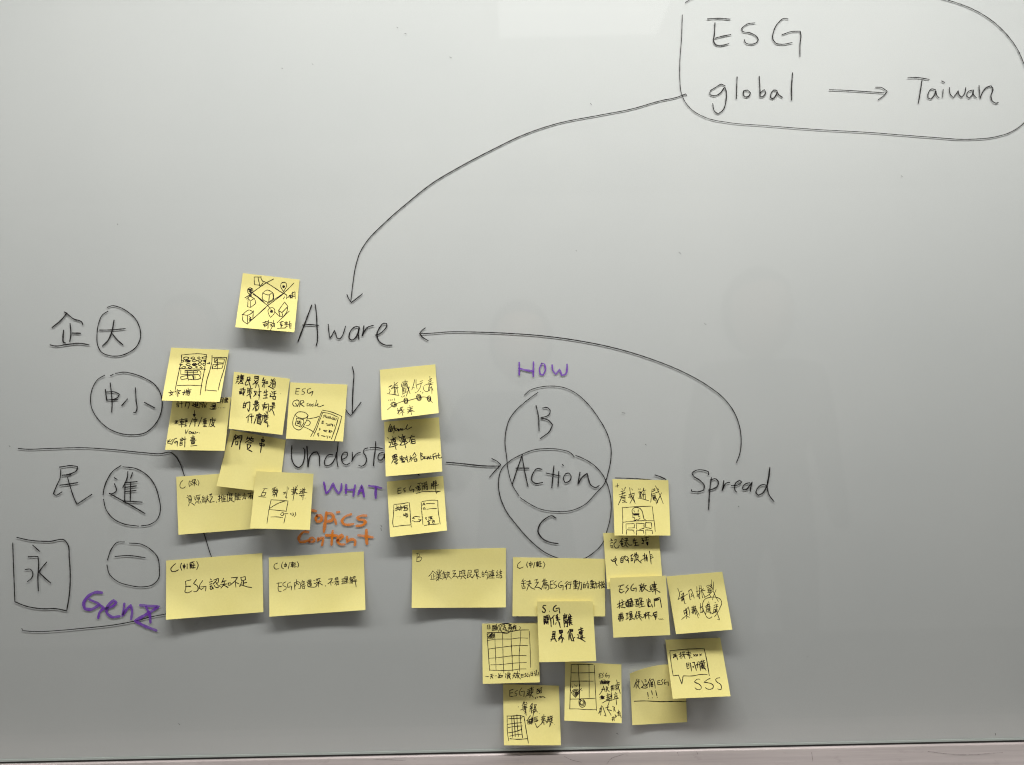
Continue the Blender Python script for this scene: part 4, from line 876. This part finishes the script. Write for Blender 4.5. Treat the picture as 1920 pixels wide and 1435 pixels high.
note('calendar', (890,1155,10.25), (142,150, 1215,132, 1252,1278, 155,1308), 12, 0,
 'sticky note with a large drawn calendar grid under a circled heading', '''
240 330 245 450 262 700 275 900 290 1050/245 322 400 318 520 320 700 300 850 275 1035 270/240 475 400 450 550 445 700 445 850 425 1025 428/262 640 400 618 550 600 700 580 1020 568/275 815 420 805 560 788 700 770 990 762/308 942 420 940 560 930 720 912 995 895/285 1042 500 1050 700 1045 900 1020 990 1020/
385 330 395 600 405 850 412 1045/535 320 542 600 548 850 562 1100/700 300 705 550 720 800 728 1060/888 285 875 500 855 780 865 1065/1050 295 1065 600 1075 990/
250 360 290 325/255 400 330 330/260 430 350 340/280 435 370 340/300 435 380 350/320 435 385 370/345 435 380 400/265 415 340 335/
245 180 240 250 295 250 290 175 245 180/245 215 290 213/340 190 335 280 410 275/340 190 420 175/350 210 410 205/350 235 410 230/370 190 370 270/395 180 395 265/350 255 420 250/360 200 400 260/420 160 420 270/
460 180 440 240 460 300/480 180 470 230 490 290/500 160 600 145 680 165 700 210 690 280 640 330 590 340 530 315 500 260 510 200 560 160 640 155 700 190 710 240/480 170 550 150 640 148 710 170/540 200 590 190/570 170 570 220 540 270/550 230 600 225/590 220 590 260 610 260/540 250 600 280 660 290/650 190 690 180/670 170 660 270/650 220 700 215/640 250 700 240/690 210 720 300/700 240 740 230/
740 200 800 190/760 170 740 270/750 220 800 215/780 180 790 280/750 250 790 240/740 240 730 300/770 200 800 260/730 220 760 210/865 205 885 230 860 260/
215 1165 265 1165/305 1125 350 1120/300 1160 360 1150/330 1125 320 1170 305 1205/330 1160 350 1200/390 1155 420 1150/460 1110 470 1150/450 1160 500 1145/490 1110 470 1190/460 1180 510 1190/450 1190 490 1180/510 1145 540 1140 535 1175 510 1175 510 1145/
590 1110 600 1130/590 1150 600 1190/610 1120 690 1110/640 1080 640 1130/660 1070 665 1130/620 1140 690 1130/630 1150 680 1150 670 1190 625 1190 630 1150/630 1170 680 1165/650 1140 690 1215/640 1200 620 1210/
740 1120 790 1100/760 1090 770 1110/730 1150 780 1130/760 1140 730 1200/770 1150 780 1190 800 1180/820 1060 830 1150 885 1215/800 1110 850 1100/805 1120 790 1190/810 1150 830 1145 820 1180/860 1110 830 1200/
890 1125 940 1120/895 1125 890 1180 940 1175/890 1150 935 1148/985 1100 960 1120 985 1140 980 1165 950 1170/1025 1100 1000 1140 1010 1170 1030 1160/1020 1135 1055 1130 1050 1175/1080 1080 1080 1150 1115 1140 1110 1075 1080 1080/1080 1112 1112 1105/1150 1070 1160 1090/1145 1110 1165 1100 1160 1150 1180 1130/1180 1045 1195 1040 1185 1090 1190 1140 1220 1130 1225 1080''', 14)
note('passport', (930,1275,10.25), (135,85, 1210,112, 1248,1258, 152,1258), 12, 0,
 'lowest sticky note, just above the ledge, with a small narrow grid below ESG', '''
265 205 265 325 330 315/270 200 330 185/265 255 320 245/415 200 365 230 370 260 405 270 390 305 355 310/495 155 455 220 455 290 490 300/480 225 545 215 535 325/
610 190 640 185/600 220 650 210/620 240 570 330/600 260 650 250/620 270 640 300/600 300 640 290/680 140 680 200/650 170 720 155/660 200 720 190/650 220 720 215/690 190 690 260/660 250 710 240/700 240 660 300 650 340/670 280 720 335/640 200 650 290/
790 180 785 270/790 180 830 175 830 255 790 265/790 220 830 215/850 165 885 140 870 190/850 200 880 195 875 250 845 255 850 200/800 190 870 240/760 340 750 345 765 365/790 325 800 345/830 320 860 340 900 320 945 345/850 320 880 330/
*430 520 8/520 450 560 430/540 410 510 490/580 430 600 460/500 490 590 470/540 450 545 540/510 520 590 500/475 580 600 530/510 540 590 520/560 520 580 685/530 590 560 610/550 640 580 620/510 560 580 580/
690 460 650 520 700 510 650 560 710 540/660 560 650 610/680 560 685 640/700 450 690 540/730 480 780 475 740 540/740 490 735 560 710 630/760 530 770 580 720 640/740 560 800 620/700 590 720 570/735 600 710 700 690 790 680 855/*832 650 6/
210 695 350 692 450 685 540 705/215 695 215 850 218 1000 245 1170/540 710 570 900 600 1080 622 1215/270 1130 400 1142 600 1130/245 745 380 742 505 730/215 855 350 835 490 820/235 918 350 895 505 885/240 1018 370 995 495 950/265 1082 380 1055 500 1045/300 700 308 850 315 1105/340 690 355 850 370 1090/402 670 408 850 430 1090/470 690 480 850 510 1110/
590 780 680 760/660 690 610 760/610 790 610 850 680 840/620 800 670 790 665 840/640 760 640 850/610 820 670 812/670 750 710 740 700 830/690 720 680 840/740 720 800 710/740 750 790 745/740 770 800 765 790 800 740 805/730 720 730 820/750 830 790 920 870 850/760 790 810 780/
870 720 960 700/890 700 890 750/920 665 920 740/870 760 940 740/880 790 950 770/930 740 870 850/900 760 910 850 940 850/940 780 990 820/880 820 930 810/
990 730 1060 700/1000 700 1010 780/1040 690 1040 760/980 770 1060 750/990 800 1060 790/1000 750 970 830/1030 760 1040 840 1030 900/1070 700 1080 780/1060 740 1090 720/1050 800 1095 830/1080 690 1050 870/*1128 862 5''', 15)

# ------------------------------------------------------------------ what the glass mirrors: far side of the room and the people standing there
ROOMW = mat_plain('far_wall_paint', (0.80, 0.79, 0.77), 0.9)
CEILM = mat_plain('ceiling_paint', (0.55, 0.54, 0.53), 0.95)
FLOORM = mat_plain('grey_carpet', (0.07, 0.068, 0.066), 0.95)
for nm, bb, mt in (('far_wall', (-3.4, 3.4, -3.3, -3.2, 0.0, CZ + 1.06), ROOMW),
                   ('ceiling', (-3.4, 3.4, -3.3, 0.03, CZ + 1.06, CZ + 1.12), CEILM),
                   ('floor', (-3.4, 3.4, -3.3, 0.09, -0.06, 0.0), FLOORM)):
    q = box(nm, *bb, mt)
    q['kind'] = 'structure'
CLOTH = [mat_plain('dark_cloth', (0.05, 0.05, 0.06), 0.9), mat_plain('navy_cloth', (0.06, 0.07, 0.10), 0.9), mat_plain('brown_cloth', (0.10, 0.08, 0.07), 0.9)]
HAIR = mat_plain('black_hair', (0.015, 0.012, 0.010), 0.6)
SKIN = mat_plain('skin', (0.45, 0.29, 0.21), 0.6)
def person(x, out, head_z, head_r, label, cloth, arms_up):
    k = head_z / 1.60
    loc = (x, -out, 0)
    root = empty('person', loc, label, 'person')
    J = {'pel': (0, 0, .93), 'sp': (0, .01, 1.12), 'ch': (0, 0, 1.32), 'nk': (0, 0, 1.46),
         'sl': (-.17, 0, 1.39), 'sr': (.17, 0, 1.39),
         'hl': (-.10, 0, .90), 'hr': (.10, 0, .90), 'kl': (-.11, .02, .50), 'kr': (.11, .02, .50),
         'al': (-.12, -.02, .08), 'ar': (.12, -.02, .08), 'tl': (-.13, .12, .03), 'tr': (.13, .12, .03)}
    if arms_up:
        J.update({'el': (-.23, .12, 1.16), 'er': (.23, .12, 1.16), 'wl': (-.10, .22, 1.36), 'wr': (.12, .22, 1.36)})
    else:
        J.update({'el': (-.23, -.02, 1.12), 'er': (.23, -.02, 1.12), 'wl': (-.24, .06, .88), 'wr': (.24, .06, .88)})
    R = {'pel': .15, 'sp': .135, 'ch': .155, 'nk': .065, 'sl': .075, 'sr': .075, 'hl': .09, 'hr': .09, 'kl': .06, 'kr': .06,
         'al': .042, 'ar': .042, 'tl': .035, 'tr': .035, 'el': .045, 'er': .045, 'wl': .032, 'wr': .032}
    names = list(J)
    E = [('pel', 'sp'), ('sp', 'ch'), ('ch', 'nk'), ('ch', 'sl'), ('ch', 'sr'), ('sl', 'el'), ('el', 'wl'), ('sr', 'er'), ('er', 'wr'),
         ('pel', 'hl'), ('pel', 'hr'), ('hl', 'kl'), ('kl', 'al'), ('al', 'tl'), ('hr', 'kr'), ('kr', 'ar'), ('ar', 'tr')]
    me = bpy.data.meshes.new('body')
    me.from_pydata([tuple(c * k for c in J[n]) for n in names], [(names.index(a), names.index(b)) for a, b in E], [])
    me.materials.append(cloth)
    o = bpy.data.objects.new('body', me); COL.objects.link(o); o.parent = root
    sk = o.modifiers.new('skin', 'SKIN')
    for n, v in zip(names, me.skin_vertices[0].data):
        v.radius = (R[n] * k, R[n] * k * (0.72 if n in ('pel', 'sp', 'ch') else 1)); v.use_root = (n == 'pel')
    sub = o.modifiers.new('smooth', 'SUBSURF'); sub.levels = 2; sub.render_levels = 2
    def lump(name, mat, c, r, cut=None):
        V, F = [], []
        A, B = 20, 14
        for i in range(B + 1):
            t = math.pi * i / B
            for j in range(A):
                p = 2 * math.pi * j / A
                x_, y_, z_ = math.sin(t) * math.cos(p), math.sin(t) * math.sin(p), math.cos(t)
                w = 1.0
                if name == 'head' and z_ < 0:
                    w = 1 - 0.22 * (-z_)                  # narrower jaw
                    if y_ > 0.75 and -0.45 < z_ < 0.05: y_ += 0.16 * (1 - abs(x_) * 3 if abs(x_) < .33 else 0)   # nose
                if cut is not None and y_ > 0.15 and z_ < cut:
                    y_ = 0.15; w = 0.97
                V.append((loc[0] + c[0] + r[0] * x_ * w, loc[1] + c[1] + r[1] * y_, c[2] + r[2] * z_))
        for i in range(B):
            for j in range(A):
                F.append((i * A + j, (i + 1) * A + j, (i + 1) * A + (j + 1) % A, i * A + (j + 1) % A))
        return mesh_obj(name, V, F, mat, root, smooth=True)
    lump('head', SKIN, (0, .015, head_z), (head_r * .82, head_r * .95, head_r * 1.22))
    lump('hair', HAIR, (0, -.012, head_z + .02), (head_r, head_r * 1.05, head_r * 1.25), cut=0.45)
    return root
person(0.88, 1.62, CZ + 0.21, 0.130, 'person in dark clothes with full black hair, mirrored faintly right of the circles', CLOTH[0], False)
person(0.03, 1.27, CZ + 0.11, 0.100, 'person in navy holding up the camera, mirrored faintly above HOW', CLOTH[1], True)
person(-1.20, 1.75, CZ + 0.20, 0.112, 'person in brown clothes, mirrored faintly left of the map note', CLOTH[2], False)
bpy.context.view_layer.update()
